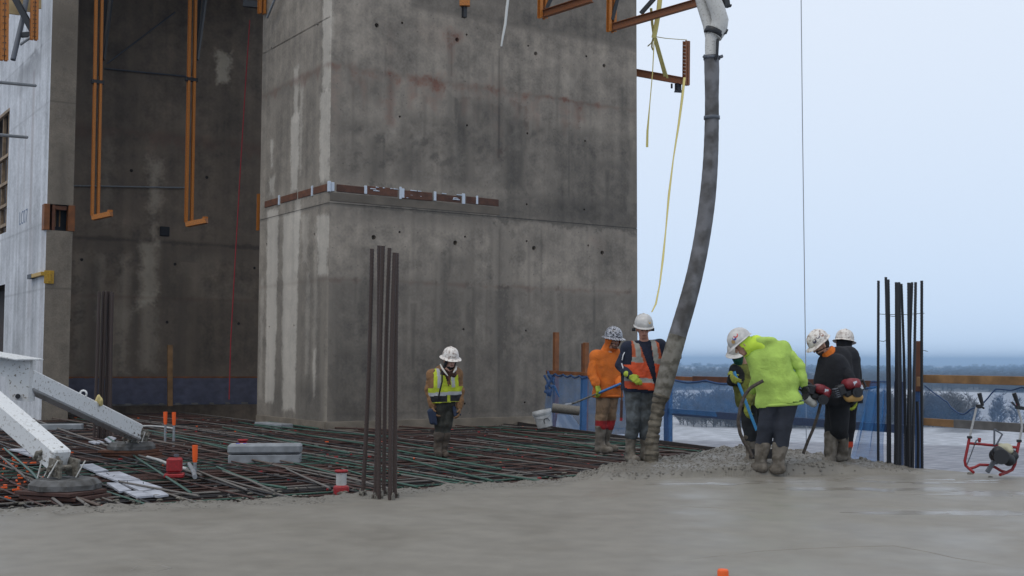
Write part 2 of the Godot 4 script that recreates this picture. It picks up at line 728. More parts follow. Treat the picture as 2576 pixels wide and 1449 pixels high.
	for spec in [["netting blue", Vector3(0.08, 0.29, 0.66), 0.38], ["netting thin", Vector3(0.05, 0.22, 0.52), 0.3], ["netting dark", Vector3(0.11, 0.12, 0.19), 0.8], ["netting gathered", Vector3(0.03, 0.21, 0.55), 0.5]]:
		var m := mat(spec[0], spec[1], 0.8, T.cloud, 0.9)
		m.transparency = BaseMaterial3D.TRANSPARENCY_ALPHA
		m.albedo_color.a = spec[2]


# ---------- far country
func land_height(x: float, z: float) -> float:
	var d := Vector2(x, z).length()
	var n: FastNoiseLite = T.hills
	var y := -33.0 + n.get_noise_2d(x * 0.25, z * 0.25) * 3.0 * smooth(200, 900, d)
	y += smooth(2200, 6500, d) * (9.0 + 15.0 * n.get_noise_2d(x * 0.085 + 400.0, z * 0.05))
	return y


func land() -> void:
	var n := FastNoiseLite.new()
	n.seed = 5
	n.frequency = 0.004
	n.fractal_octaves = 3
	T.hills = n
	var rows := 220
	var cols := 150
	var pts := PackedVector3Array()
	var cs := PackedColorArray()
	var uvs := PackedVector2Array()
	var f2 := FastNoiseLite.new()
	f2.seed = 9
	f2.frequency = 0.0016
	f2.fractal_octaves = 2
	for r in rows + 1:
		var t := float(r) / rows
		var d := 30.0 * pow(9000.0 / 30.0, t)
		for k in cols + 1:
			var a := lerpf(-1.15, 1.15, float(k) / cols)
			var x := sin(a) * d
			var z := -cos(a) * d
			pts.append(Vector3(x, land_height(x, z), z))
			uvs.append(Vector2(x / 160.0, z / 26.0 + x / 130.0))
			# fields: snow over stubble near, a road-like snow bank, woodland floor and far fields
			var snow := Color(0.50, 0.515, 0.56)
			var stub := Color(0.26, 0.25, 0.27)
			var wood := Color(0.13, 0.13, 0.135)
			var q := f2.get_noise_2d(x, z * 0.55)
			var c := snow.lerp(stub, clampf(0.5 + q * 0.9, 0.15, 0.85))
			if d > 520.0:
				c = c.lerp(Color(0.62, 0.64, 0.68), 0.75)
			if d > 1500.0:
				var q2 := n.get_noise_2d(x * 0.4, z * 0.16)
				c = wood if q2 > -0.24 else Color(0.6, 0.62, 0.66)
			var sl := x / d
			if d > 635.0 and d < 800.0 and (sl > 0.175 and sl < 0.312 or sl > 0.335 and sl < 0.37):
				c = Color(0.2, 0.2, 0.21)
			cs.append(c)
	var s := Shape.new()
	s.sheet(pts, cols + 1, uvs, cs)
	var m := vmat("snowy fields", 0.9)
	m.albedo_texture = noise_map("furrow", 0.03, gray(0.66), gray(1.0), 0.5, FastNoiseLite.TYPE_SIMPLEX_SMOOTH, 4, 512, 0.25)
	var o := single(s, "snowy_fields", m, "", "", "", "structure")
	o.set_meta("label", "snow covered fields far below the deck")
	# winter woods
	var tree := Shape.new()
	var tr := RandomNumberGenerator.new()
	tr.seed = 4
	tree.tube([Vector3.ZERO, Vector3(0.1, 4, 0), Vector3(0, 9.5, 0.1)], [0.16, 0.12, 0.04], 4, false)
	for k in 26:
		var y := tr.randf_range(0.4, 8.8)
		var a := tr.randf() * TAU
		var l := tr.randf_range(1.2, 3.4) * (1.15 - y / 12.0)
		var e := Vector3(cos(a) * l, y + l * 0.75, sin(a) * l)
		tree.tube([Vector3(0, y, 0), e], [0.1, 0.03], 3, false)
		for j in 10:
			var b := Vector3(0, y, 0).lerp(e, tr.randf_range(0.35, 1.0))
			var g := b + Vector3(tr.randf_range(-1, 1), tr.randf_range(0.1, 1.2), tr.randf_range(-1, 1)) * 1.1
			tree.tube([b, g], [0.07, 0.025], 3, false)
	var tm := tree.mesh(Vector3.ZERO)
	tm.surface_set_material(0, mat("bare twigs", Vector3(0.105, 0.098, 0.098), 0.9))
	var spots := []
	for spec in [[0.13, 0.318, 620.0, 800.0, 1000], [0.33, 0.376, 640.0, 760.0, 120], [0.372, 0.44, 640.0, 720.0, 16], [0.0, 0.13, 900.0, 1000.0, 120]]:
		for k in spec[4]:
			var tx := tr.randf_range(spec[0], spec[1])
			var d := tr.randf_range(spec[2], spec[3])
			var edge: float = (tx - spec[0]) / (spec[1] - spec[0])
			if spec[4] > 200 and (edge < 0.3 and tr.randf() > edge * 3.0 or n.get_noise_2d(tx * d * 3.0, d * 3.0) < -0.25 and tr.randf() < 0.6):
				continue
			spots.append([tx * d, -d, tr.randf_range(1.0, 1.95)])
	for k in 5200:
		var a := tr.randf_range(-0.15, 0.6)
		var d := 1500.0 * pow(4.5, tr.randf())
		var x := sin(a) * d
		var z := -cos(a) * d
		if n.get_noise_2d(x * 0.4, z * 0.16) > -0.24:
			spots.append([x, z, tr.randf_range(1.1, 1.9)])
	var mm := MultiMesh.new()
	mm.transform_format = MultiMesh.TRANSFORM_3D
	mm.mesh = tm
	mm.instance_count = spots.size()
	for k in spots.size():
		var p: Array = spots[k]
		var wide: float = 1.0 if p[1] > -900.0 else 2.6
		mm.set_instance_transform(k, Transform3D(Basis(Vector3.UP, tr.randf() * TAU).scaled(Vector3(p[2] * wide, p[2], p[2] * wide)), Vector3(p[0], land_height(p[0], p[1]) - 0.3, p[1])))
	var mi := MultiMeshInstance3D.new()
	mi.name = "distant_woods"
	mi.multimesh = mm
	mi.set_meta("kind", "stuff")
	mi.set_meta("label", "bare winter woods in the snowy valley below")
	add_child(mi)


# ---------- the deck, its form boards and the fresh concrete on it
var rim := []  # where fresh concrete ends: [x, z] from left to right
var deck_edge := [Vector2(9.6, -9.2), Vector2(6.1, -14.2), Vector2(4.83, -15.9), Vector2(3.72, -18.2), Vector2(0.37, -26.4), Vector2(-1.0, -31.0)]


func rim_z(x: float) -> float:
	for k in rim.size() - 1:
		if x <= rim[k + 1].x:
			return lerpf(rim[k].y, rim[k + 1].y, clampf((x - rim[k].x) / (rim[k + 1].x - rim[k].x), 0, 1))
	return rim[rim.size() - 1].y


func edge_x(z: float) -> float:  # where the deck ends to the right at this depth
	for k in deck_edge.size() - 1:
		if z >= deck_edge[k + 1].y:
			return lerpf(deck_edge[k].x, deck_edge[k + 1].x, (z - deck_edge[k].y) / (deck_edge[k + 1].y - deck_edge[k].y))
	return -1.0


func slab_y(x: float, z: float, t: float) -> float:
	var g: FastNoiseLite = T.lumps
	var n := g.get_noise_2d(x, z)
	var nn := g.get_noise_2d(x * 3.1 + 50.0, z * 3.1)
	var open := 1.0 - smooth(4.6, 5.3, x)
	var big: FastNoiseLite = T.hills
	var reach := 0.95 + 0.35 * big.get_noise_2d(x * 90.0, 7.0)
	var rough := (1.0 - smooth(reach * 0.55, reach, t)) * open
	var y := rough * (n * 0.035 + nn * 0.011 + 0.004)
	y += -0.13 * (1.0 - smooth(0.0, 0.3, t)) * open
	# the heap under the hose
	var front := lerpf(-13.55, -14.15, smooth(0.8, 2.9, x)) - 0.45 * smooth(2.9, 5.4, x) + 0.12 * big.get_noise_2d(x * 140.0, 3.0)
	var heap := smooth(0.0, 0.09, front - z) * smooth(0.85, 1.25, x + n * 0.2) * (1.0 - smooth(4.5, 5.3, x))
	y += heap * (0.07 + 0.035 * n + 0.012 * nn + 0.07 * smooth(2.2, 3.0, x) * (1.0 - smooth(3.6, 4.5, x))) * (0.35 + 0.65 * smooth(0.0, 0.4, t))
	# faint trowel waves
	y += 0.0012 * big.get_noise_2d(x * 60.0 + z * 20.0, z * 190.0) * (1.0 - rough)
	return y


# how freshly placed, and so how dark with water, the concrete is
func slab_wet(x: float, z: float, t: float) -> float:
	var n: float = T.lumps.get_noise_2d(x, z)
	var front := lerpf(-13.55, -14.15, smooth(0.8, 2.9, x)) - 0.45 * smooth(2.9, 5.4, x)
	var heap := smooth(-0.05, 0.12, front - z + n * 0.1) * smooth(0.85, 1.25, x + n * 0.2) * (1.0 - smooth(4.6, 5.4, x))
	return maxf(heap, 0.7 * (1.0 - smooth(0.6, 1.1, t + n * 0.3)) * (1.0 - smooth(4.6, 5.3, x)))


func deck_and_slab() -> void:
	var s := Shape.new()
	var poly := PackedVector2Array([Vector2(-17, -3), Vector2(9.9, -3), Vector2(9.9, -9.2)])
	for p in deck_edge.slice(1):
		poly.append(p)
	poly.append_array(PackedVector2Array([Vector2(-1, -45), Vector2(-26, -45)]))
	var tris := Geometry2D.triangulate_polygon(poly)
	for k in range(0, tris.size(), 3):
		var q := [poly[tris[k]], poly[tris[k + 1]], poly[tris[k + 2]]]
		for y in [-0.36, -0.7]:
			var i0 := s.add(Vector3(q[0].x, y, q[0].y))
			s.add(Vector3(q[1].x, y, q[1].y))
			s.add(Vector3(q[2].x, y, q[2].y))
			s.tri(i0, i0 + 1, i0 + 2)
	for k in deck_edge.size() - 1:
		var a: Vector2 = deck_edge[k]
		var b: Vector2 = deck_edge[k + 1]
		s.quad(Vector3(a.x, -0.36, a.y), Vector3(a.x, -0.7, a.y), Vector3(b.x, -0.7, b.y), Vector3(b.x, -0.36, b.y))
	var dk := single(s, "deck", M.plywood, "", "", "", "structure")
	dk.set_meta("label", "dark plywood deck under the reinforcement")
	for k in range(1, 5):
		var a: Vector2 = deck_edge[k]
		var b: Vector2 = deck_edge[k + 1]
		var e := Shape.new()
		e.beam(Vector3(a.x, -0.19, a.y), Vector3(b.x, -0.19, b.y), 0.05, 0.33)
		part(e, "form_board", M.plywood, dk)
	var g := FastNoiseLite.new()
	g.seed = 21
	g.frequency = 3.2
	g.fractal_octaves = 3
	T.lumps = g
	for p in [[-500, 1300], [0, 1273], [300, 1263], [600, 1252], [850, 1242], [1000, 1226], [1200, 1213], [1400, 1201], [1500, 1182], [1650, 1162], [1800, 1149], [1900, 1143]]:
		var w := on_y(p[0], p[1], 0.0)
		rim.append(Vector2(w.x, w.z))
	rim.append(Vector2(4.1, -16.9))
	rim.append(Vector2(4.83, -15.85))
	rim.append(Vector2(6.1, -14.15))
	rim.append(Vector2(9.6, -9.2))
	var steps := [-0.05]
	while steps[-1] < 4.5:
		steps.append(steps[-1] + (0.03 if steps[-1] < 4.6 else 0.09))
	var cols := 520
	var n := cols + 1
	var pts := PackedVector3Array()
	var wet := PackedColorArray()
	var uvs := PackedVector2Array()
	var lat := FastNoiseLite.new()
	lat.seed = 3
	lat.frequency = 1.3
	lat.fractal_octaves = 4
	var front := []
	var far_rows := steps.size()
	for r in range(far_rows + 14, -1, -1):
		for k in n:
			var x := lerpf(-7.5, 9.6, float(k) / cols)
			var z0 := rim_z(x) + 0.22 * lat.get_noise_1d(x) * (1.0 - smooth(3.2, 4.8, x))
			var t: float
			if r < far_rows:
				t = steps[r]
			else:
				t = lerpf(steps[-1], -3.0 - z0, float(r - far_rows + 1) / 15.0)
			var z := z0 + t
			var y := -0.33 if r == 0 else slab_y(x, z, t)
			pts.append(Vector3(x, y, z))
			uvs.append(Vector2(x / 18.0, z / 18.0))
			var dw := 1.0 - 0.24 * slab_wet(x, z, t)
			wet.append(Color(dw, dw, dw))
	var c := Shape.new()
	c.sheet(pts, n, uvs, wet)
	var m := mat("fresh concrete", Vector3(0.236, 0.216, 0.182), 1.0)
	m.vertex_color_use_as_albedo = true
	m.albedo_texture = noise_map("paste", 0.012, gray(0.90), gray(1.0), 0.5, FastNoiseLite.TYPE_SIMPLEX_SMOOTH, 9, 1024)
	m.uv1_triplanar = true
	m.uv1_world_triplanar = true
	m.uv1_scale = Vector3.ONE * 0.23
	m.roughness_texture = T.sheen
	m.roughness_texture_channel = BaseMaterial3D.TEXTURE_CHANNEL_RED
	var o := single(c, "fresh_concrete", m, "", "", "", "structure")
	o.set_meta("label", "wet grey concrete slab being poured")
	# marks that the trowels left: low ridges of paste, and films of bleed water
	var rd := Shape.new()
	var rr := RandomNumberGenerator.new()
	rr.seed = 31
	var lines := [[[1810, 1402], [1900, 1388], [2020, 1381], [2150, 1376], [2250, 1374], [2340, 1390], [2400, 1404], [2576, 1432]], [[1700, 1412], [1800, 1400], [1850, 1396]], [[975, 1303], [1010, 1305], [1050, 1312]], [[320, 1440], [345, 1425], [400, 1422], [430, 1430], [380, 1442], [330, 1446]], [[300, 1412], [350, 1409], [400, 1411]], [[170, 1330], [240, 1345]], [[1250, 1400], [1300, 1408], [1340, 1420]], [[1060, 1378], [1140, 1382]], [[1900, 1315], [1930, 1318]], [[2100, 1270], [2240, 1276], [2420, 1290]], [[1620, 1270], [1800, 1278], [1980, 1295]]]
	for k in 26:
		var a := Vector2(rr.randf_range(40, 2540), rr.randf_range(1290, 1440))
		lines.append([a, a + Vector2(rr.randf_range(20, 110), rr.randf_range(-3, 9))])
	for q in lines:
		var lp := []
		var lr := []
		for j in q.size():
			var w := on_y(q[j][0], q[j][1], 0.0)
			lp.append(w + Vector3(0, -0.004, 0))
			lr.append(0.0085 if j > 0 and j < q.size() - 1 else 0.004)
		rd.tube(lp, lr, 8, true, 1.0)
	var ro := part(rd, "trowel_ridges", m, o)
	ro.set_meta("kind", "stuff")
	var wm := mat("bleed water", Vector3(0.225, 0.206, 0.174), 0.27)
	var film := FastNoiseLite.new()
	film.seed = 12
	film.frequency = 0.9
	for q in [[1790, 1217, 0.7, 0.24], [1960, 1213, 0.5, 0.14], [2120, 1207, 0.9, 0.22], [2330, 1212, 1.1, 0.35], [2230, 1232, 1.3, 0.3], [2480, 1240, 1.2, 0.4], [2400, 1290, 1.0, 0.25]]:
		var ctr := on_y(q[0], q[1], 0.0)
		var ws := Shape.new()
		var i0 := ws.add(ctr + Vector3(0, 0.0007, 0))
		var seg := 48
		for j in seg + 1:
			var ga := TAU * j / seg
			var rad := 0.6 + 0.9 * film.get_noise_2d(cos(ga) * 1.2 + q[0], sin(ga) * 1.2) + 0.4 * film.get_noise_2d(cos(ga) * 4.0, sin(ga) * 4.0 + q[0])
			ws.add(ctr + Vector3(cos(ga) * q[2] * rad, 0.0007, sin(ga) * q[3] * rad))
		for j in seg:
			ws.tri(i0, i0 + j + 2, i0 + j + 1)
		single(ws, "bleed_water", wm, "thin film of bleed water on the fresh slab", "", "", "structure")


# ---------- buildings
func hole_rows(list: Array, right: bool, flip := 0.0) -> Dictionary:
	var rows := {}
	for row in list:
		var y := 0.0
		var hs := []
		for p in row[1]:
			var q := right_uy(p[0], p[1]) if right else left_vy(p[0], p[1])
			y += q.y
			hs.append([q.x if right else flip - q.x, row[0]])
		rows[y / row[1].size()] = hs
	return rows


func tower() -> void:
	var w := 8.25
	var dp := 3.74
	var t := thing("concrete_tower", "tall wet grey concrete core tower with rust stained lift lines", "tower", CORNER)
	var rr := hole_rows([
		[0.05, [[948, 65], [1150, 100], [1348, 133], [1520, 165]]], [0.028, [[1012, 58], [1174, 88], [1329, 115], [1475, 140]]],
		[0.028, [[1006, 292], [1175, 315], [1327, 335], [1472, 357]]], [0.026, [[1325, 514], [1470, 527]]],
		[0.055, [[940, 595], [1145, 610], [1343, 625], [1515, 637]]], [0.028, [[1005, 580], [1170, 594], [1325, 607], [1480, 622]]],
		[0.026, [[1166, 827], [1323, 833]]], [0.026, [[1169, 1013], [1320, 1015]]]], true)
	var lr := hole_rows([[0.03, [[683, 121]]], [0.034, [[800, 62]]], [0.034, [[670, 611], [790, 593]]], [0.028, [[677, 820], [739, 822]]]], false, dp)
	# right face
	var R := StainAndGlint.new(8.4, -0.4, 12.4, 62.0, 31)
	var px := func(layer: String, x0: float, y0: float, x1: float, y1: float, a: float, soft := 0.06, rough := 0.5, taper := 0.0, drip := 0.0) -> void:
		var p := right_uy((x0 + x1) / 2, y0)
		var q := right_uy((x0 + x1) / 2, y1)
		var u0 := right_uy(x0, y0).x
		var u1 := right_uy(x1, y0).x
		R.set(layer, R.patch(R.get(layer), u0, minf(p.y, q.y), u1, maxf(p.y, q.y), a, soft, rough, taper, drip))
	var band := func(layer: String, x0: float, x1: float, y: float, hgt: float, a: float, soft := 0.04, rough := 0.5, drip := 0.0) -> void:
		R.set(layer, R.patch(R.get(layer), x0, y - hgt / 2, x1, y + hgt / 2, a, soft, rough, 0.0, drip))
	# lift lines
	band.call("rust", 0.0, 7.0, 7.53, 0.03, 0.42, 0.08, 0.7, 0.3)
	for k in 40:
		var u := fmod(k * 2.618, 6.6)
		R.rust = R.patch(R.rust, u, 7.53 - 0.15 - fmod(k * 0.37, 0.8), u + 0.05 + fmod(k * 0.053, 0.1), 7.53, 0.12 + fmod(k * 0.077, 0.22), 0.06, 0.9, 0.5)
	band.call("rust", 5.2, 8.4, 7.53, 0.02, 0.5, 0.05, 0.6, 0.1)
	band.call("rust", 0.0, 8.4, 3.05, 0.02, 0.4, 0.045, 0.6, 0.12)
	band.call("dark", 0.0, 8.4, 4.60, 0.03, 0.75, 0.03, 0.3)
	R.dark = R.patch(R.dark, 1.9, 9.08, 8.4, 12.0, 0.62, 0.05, 0.35)
	R.dark = R.patch(R.dark, 1.9, 9.0, 8.4, 9.1, 0.25, 0.04, 0.3)
	band.call("dark", 0.0, 8.4, 0.25, 0.02, 0.25, 0.04, 0.6)
	band.call("white", 0.0, 8.4, -0.02, 0.5, 0.10, 0.1, 0.6)
	# seams
	for v in [[1255, 120, 395, 0.4], [1255, 575, 1050, 0.2], [1135, 110, 190, 0.3], [970, 120, 190, 0.25], [1430, 250, 560, 0.2], [1360, 575, 735, 0.25]]:
		px.call("dark", v[0] - 2.0, v[1], v[0] + 2.0, v[2], v[3] * 1.4, 0.016, 0.15)
	# rust runs
	for v in [[970, 185, 995, 310, 0.55], [1090, 195, 1108, 260, 0.35], [1130, 90, 1142, 190, 0.45], [1245, 200, 1260, 400, 0.35], [1235, 370, 1262, 400, 0.3], [1135, 85, 1155, 105, 0.5], [830, 150, 850, 330, 0.3], [960, 55, 1000, 190, 0.12], [1225, 215, 1262, 290, 0.15], [1490, 600, 1530, 640, 0.12], [1030, 60, 1140, 110, 0.1]]:
		px.call("rust", v[0], v[1], v[2], v[3], v[4], 0.1, 0.9, 0.5)
	# dark damp
	for v in [[1130, 250, 1320, 470, 0.5], [1010, 290, 1180, 470, 0.28], [930, 360, 1060, 455, 0.32], [850, 300, 960, 455, 0.3], [880, 195, 960, 250, 0.25], [1270, 320, 1600, 560, 0.4], [1440, 180, 1600, 300, 0.2], [1390, 400, 1590, 570, 0.25], [850, 520, 1240, 555, 0.35], [930, 485, 1270, 535, 0.5], [1250, 500, 1600, 566, 0.35], [830, 700, 960, 1080, 0.42], [980, 700, 1110, 1080, 0.28], [1100, 640, 1180, 1080, 0.4], [1180, 720, 1280, 1080, 0.35], [1245, 560, 1275, 900, 0.35], [1260, 720, 1400, 1080, 0.3], [1400, 735, 1600, 1070, 0.42], [1330, 580, 1420, 640, 0.18], [1500, 590, 1600, 720, 0.3], [830, 880, 1600, 1080, 0.18]]:
		px.call("dark", v[0], v[1], v[2], v[3], v[4] * 1.1, 0.08, 1.2)
	var rg := RandomNumberGenerator.new()
	rg.seed = 8
	for k in 420:  # bug holes
		var hx := rg.randi_range(2, R.w - 3)
		var hy := rg.randi_range(2, R.h - 3)
		R.dark[hy * R.w + hx] = 1.0
		if k % 3 == 0:
			R.dark[hy * R.w + hx + 1] = 0.9
	for k in 90:  # scuffs and runs
		var u := rg.randf_range(0.2, 8.2)
		var y := rg.randf_range(0.6, 9.0)
		R.dark = R.patch(R.dark, u, y - rg.randf_range(0.3, 1.6), u + rg.randf_range(0.02, 0.14), y, rg.randf_range(0.1, 0.36), 0.03, 0.7, 0.6)
	for k in 22:
		var u := rg.randf_range(0.2, 8.2)
		var y := rg.randf_range(0.6, 4.4) + (0.0 if k % 2 == 0 else 4.6)
		R.white = R.patch(R.white, u, y - rg.randf_range(0.3, 1.4), u + rg.randf_range(0.03, 0.3), y, rg.randf_range(0.04, 0.13), 0.08, 0.7, 0.5)
	for k in 26:  # brush-like marks in the upper lift
		var u := rg.randf_range(0.3, 5.2)
		var y := rg.randf_range(5.3, 6.6)
		for j in 5:
			var uu := u + j * 0.05 * rg.randf_range(0.5, 1.5)
			R.dark = R.patch(R.dark, uu, y + j * 0.04, uu + 0.09, y + j * 0.04 + 0.05, 0.35, 0.05, 0.8)
	R.white = R.patch(R.white, 0.0, 7.6, 0.04, 9.5, 0.3, 0.04, 0.4)
	R.dark = R.patch(R.dark, 0.0, -0.4, 8.4, 2.9, 0.16, 0.3, 1.2)
	var rm := wall_mat("tower right face concrete", R.picture(Vector3(0.243, 0.207, 0.166), Vector3(0.48, 0.43, 0.36), 0.6, 0.34))
	# left face, drawn with u = depth - v
	var Lf := StainAndGlint.new(3.8, -0.4, 12.4, 62.0, 57)
	var lx := func(layer: String, x0: float, y0: float, x1: float, y1: float, a: float, soft := 0.05, rough := 0.4, taper := 0.0) -> void:
		var p := left_vy((x0 + x1) / 2, y0)
		var q := left_vy((x0 + x1) / 2, y1)
		Lf.set(layer, Lf.patch(Lf.get(layer), dp - left_vy(x0, y0).x, minf(p.y, q.y), dp - left_vy(x1, y0).x, maxf(p.y, q.y), a, soft, rough, taper))
	for v in [[812, -40, 834, 225, 0.75], [805, 225, 832, 455, 0.8], [740, 170, 750, 300, 0.65], [733, 290, 752, 480, 0.8], [756, 200, 762, 440, 0.4], [681, 350, 687, 420, 0.7], [676, 440, 692, 490, 0.6], [672, 525, 700, 1010, 0.85], [712, 535, 752, 1030, 0.75], [741, 500, 756, 680, 0.5], [797, 540, 826, 690, 0.7], [770, 680, 779, 940, 0.25], [788, 880, 792, 1000, 0.55], [655, 700, 664, 1000, 0.25], [760, 540, 775, 660, 0.3], [790, 560, 800, 980, 0.2]]:
		lx.call("white", v[0], v[1], v[2], v[3], v[4], 0.05, 0.55, 0.2)
	for v in [[690, 560, 715, 1050, 0.4], [752, 690, 815, 1080, 0.5], [655, 960, 815, 1080, 0.3], [690, 200, 800, 460, 0.25], [660, 100, 820, 230, 0.12], [830, 100, 840, 900, 0.2]]:
		lx.call("dark", v[0], v[1], v[2], v[3], v[4], 0.12, 0.8)
	Lf.rust = Lf.patch(Lf.rust, 0.0, 7.5, 3.8, 7.56, 0.5, 0.06, 0.6, 0.0, 0.3)
	Lf.rust = Lf.patch(Lf.rust, 0.0, 3.03, 3.8, 3.06, 0.3, 0.05, 0.6)
	Lf.dark = Lf.patch(Lf.dark, 0.0, 4.58, 3.8, 4.62, 0.7, 0.03, 0.3)
	var lm := wall_mat("tower left face concrete", Lf.picture(Vector3(0.26, 0.225, 0.182), Vector3(0.54, 0.49, 0.42), 0.45, 0.35))
	var ch := 0.025
	for lift in [["lower_lift", -0.4, 4.6, 0.0], ["upper_lift", 4.607, 12.0, 0.008]]:
		var o: Vector3 = CORNER - V * lift[3] - U * lift[3]
		var s := Shape.new()
		wall_face(s, o, U, w, lift[1], lift[2], rr, 8.4, -0.4, 12.4, ch)
		var ol: Vector3 = o + V * dp
		var s2 := Shape.new()
		wall_face(s2, ol, -V, dp - ch, lift[1], lift[2], lr, 3.8, -0.4, 12.4)
		var a: Vector3 = o + U * ch
		var b: Vector3 = o + V * ch
		var Y := Vector3.UP
		var ta: float = 1.0 - (lift[1] + 0.4) / 12.4
		var tb: float = 1.0 - (lift[2] + 0.4) / 12.4
		s2.quad(b + Y * lift[1], a + Y * lift[1], a + Y * lift[2], b + Y * lift[2], Vector2(0.97, ta), Vector2(0.985, ta), Vector2(0.985, tb), Vector2(0.97, tb))
		# far sides
		var c: Vector3 = o + U * w
		var d: Vector3 = c + V * dp
		s2.quad(c + Y * lift[1], d + Y * lift[1], d + Y * lift[2], c + Y * lift[2])
		s2.quad(d + Y * lift[1], ol + Y * lift[1], ol + Y * lift[2], d + Y * lift[2])
		s2.quad(o + Y * lift[2], c + Y * lift[2], d + Y * lift[2], ol + Y * lift[2])
		var p := part(s, lift[0], rm, t)
		part(s2, "side_wall", lm, p)
	# joint filler between the lifts
	var j := Shape.new()
	j.box(Transform3D(Basis(U, Vector3.UP, -V), bld(w / 2, 4.6035, dp / 2)), Vector3(w - 0.03, 0.016, dp - 0.03), 0.002)
	part(j, "construction_joint", M["black steel"], t)
	# keyway boards let into the wall, with foam clips
	for k in [[846, 916, 470], [920, 1000, 474], [1012, 1086, 483], [1096, 1160, 492], [1172, 1254, 505]]:
		var p0 := right_uy(k[0], k[2])
		var p1 := right_uy(k[1], k[2])
		var b := Shape.new()
		b.box(Transform3D(Basis(U, Vector3.UP, -V).rotated(V, rng.randf_range(-0.012, 0.012)), bld((p0.x + p1.x) / 2, 4.93 + rng.randf_range(-0.02, 0.015), rng.randf_range(-0.01, 0.02))), Vector3(p1.x - p0.x, rng.randf_range(0.15, 0.19), 0.05), 0.008)
		var tone := rng.randf_range(0.6, 1.25)
		part(b, "keyway_board", mat("keyway board %d" % k[0], Vector3(0.19, 0.078, 0.045) * tone, 0.8, T.wood, 0.9, T.grit, 0.3), t)
		if k[0] > 900 and k[0] < 1150:
			var cr := Shape.new()
			var pr := []
			for jj in 7:
				var q := bld(rng.randf_range(p0.x, p1.x), 4.93 + (0.085 if jj < 4 else rng.randf_range(-0.1, 0.05)), -0.02)
				pr.append([q, q + U * rng.randf_range(0.03, 0.14), 0.014, 0.01])
			blob(cr, pr, 0.012, 0.01)
			part(cr, "plaster_crumbs", M["foam clip"], t).set_meta("kind", "stuff")
	for k in [832, 915, 1003, 1009, 1090, 1162, 1196]:
		var p0 := right_uy(k, 485)
		var b := Shape.new()
		b.box(Transform3D(Basis(U, Vector3.UP, -V), bld(p0.x + 0.03, 4.94, -0.005)), Vector3(rng.randf_range(0.045, 0.08), rng.randf_range(0.17, 0.27), 0.055), 0.006)
		part(b, "foam_clip", M["foam clip"], t)
	for k in [[668, 702], [708, 748], [752, 786], [790, 826]]:
		var v0 := left_vy(k[0], 480).x
		var v1 := left_vy(k[1], 480).x
		var b := Shape.new()
		b.box(Transform3D(Basis(V, Vector3.UP, U), bld(0, 4.93, (v0 + v1) / 2)), Vector3(v0 - v1, 0.15, 0.05), 0.006)
		part(b, "keyway_board", M["brown board"], t)
	for k in [704, 787, 828]:
		var v0 := left_vy(k, 480).x
		var b := Shape.new()
		b.box(Transform3D(Basis(V, Vector3.UP, U), bld(-0.005, 4.94, v0)), Vector3(0.07, 0.22, 0.055), 0.006)
		part(b, "foam_clip", M["foam clip"], t)
	# the edge patch under the boards
	var e := Shape.new()
	var pe := right_uy(1255, 520).x
	e.box(Transform3D(Basis(U, Vector3.UP, -V), bld(0.02 + pe / 2, 4.735, -0.004)), Vector3(pe, 0.18, 0.03), 0.01)
	part(e, "patched_strip", mat("patch mortar", Vector3(0.165, 0.138, 0.108), 0.8, T.cloud, 0.5, T.grit, 0.3), t)
	# kicker at the foot
	var f := Shape.new()
	f.beam(bld(-0.012, -0.08, -0.012), bld(w, -0.08, -0.012), 0.03, 0.34)
	f.beam(bld(-0.012, -0.08, 0), bld(-0.012, -0.08, dp), 0.03, 0.34)
	part(f, "kicker", mat("kicker concrete", Vector3(0.26, 0.217, 0.165), 0.85, T.cloud, 0.6, T.fine, 0.2), t)


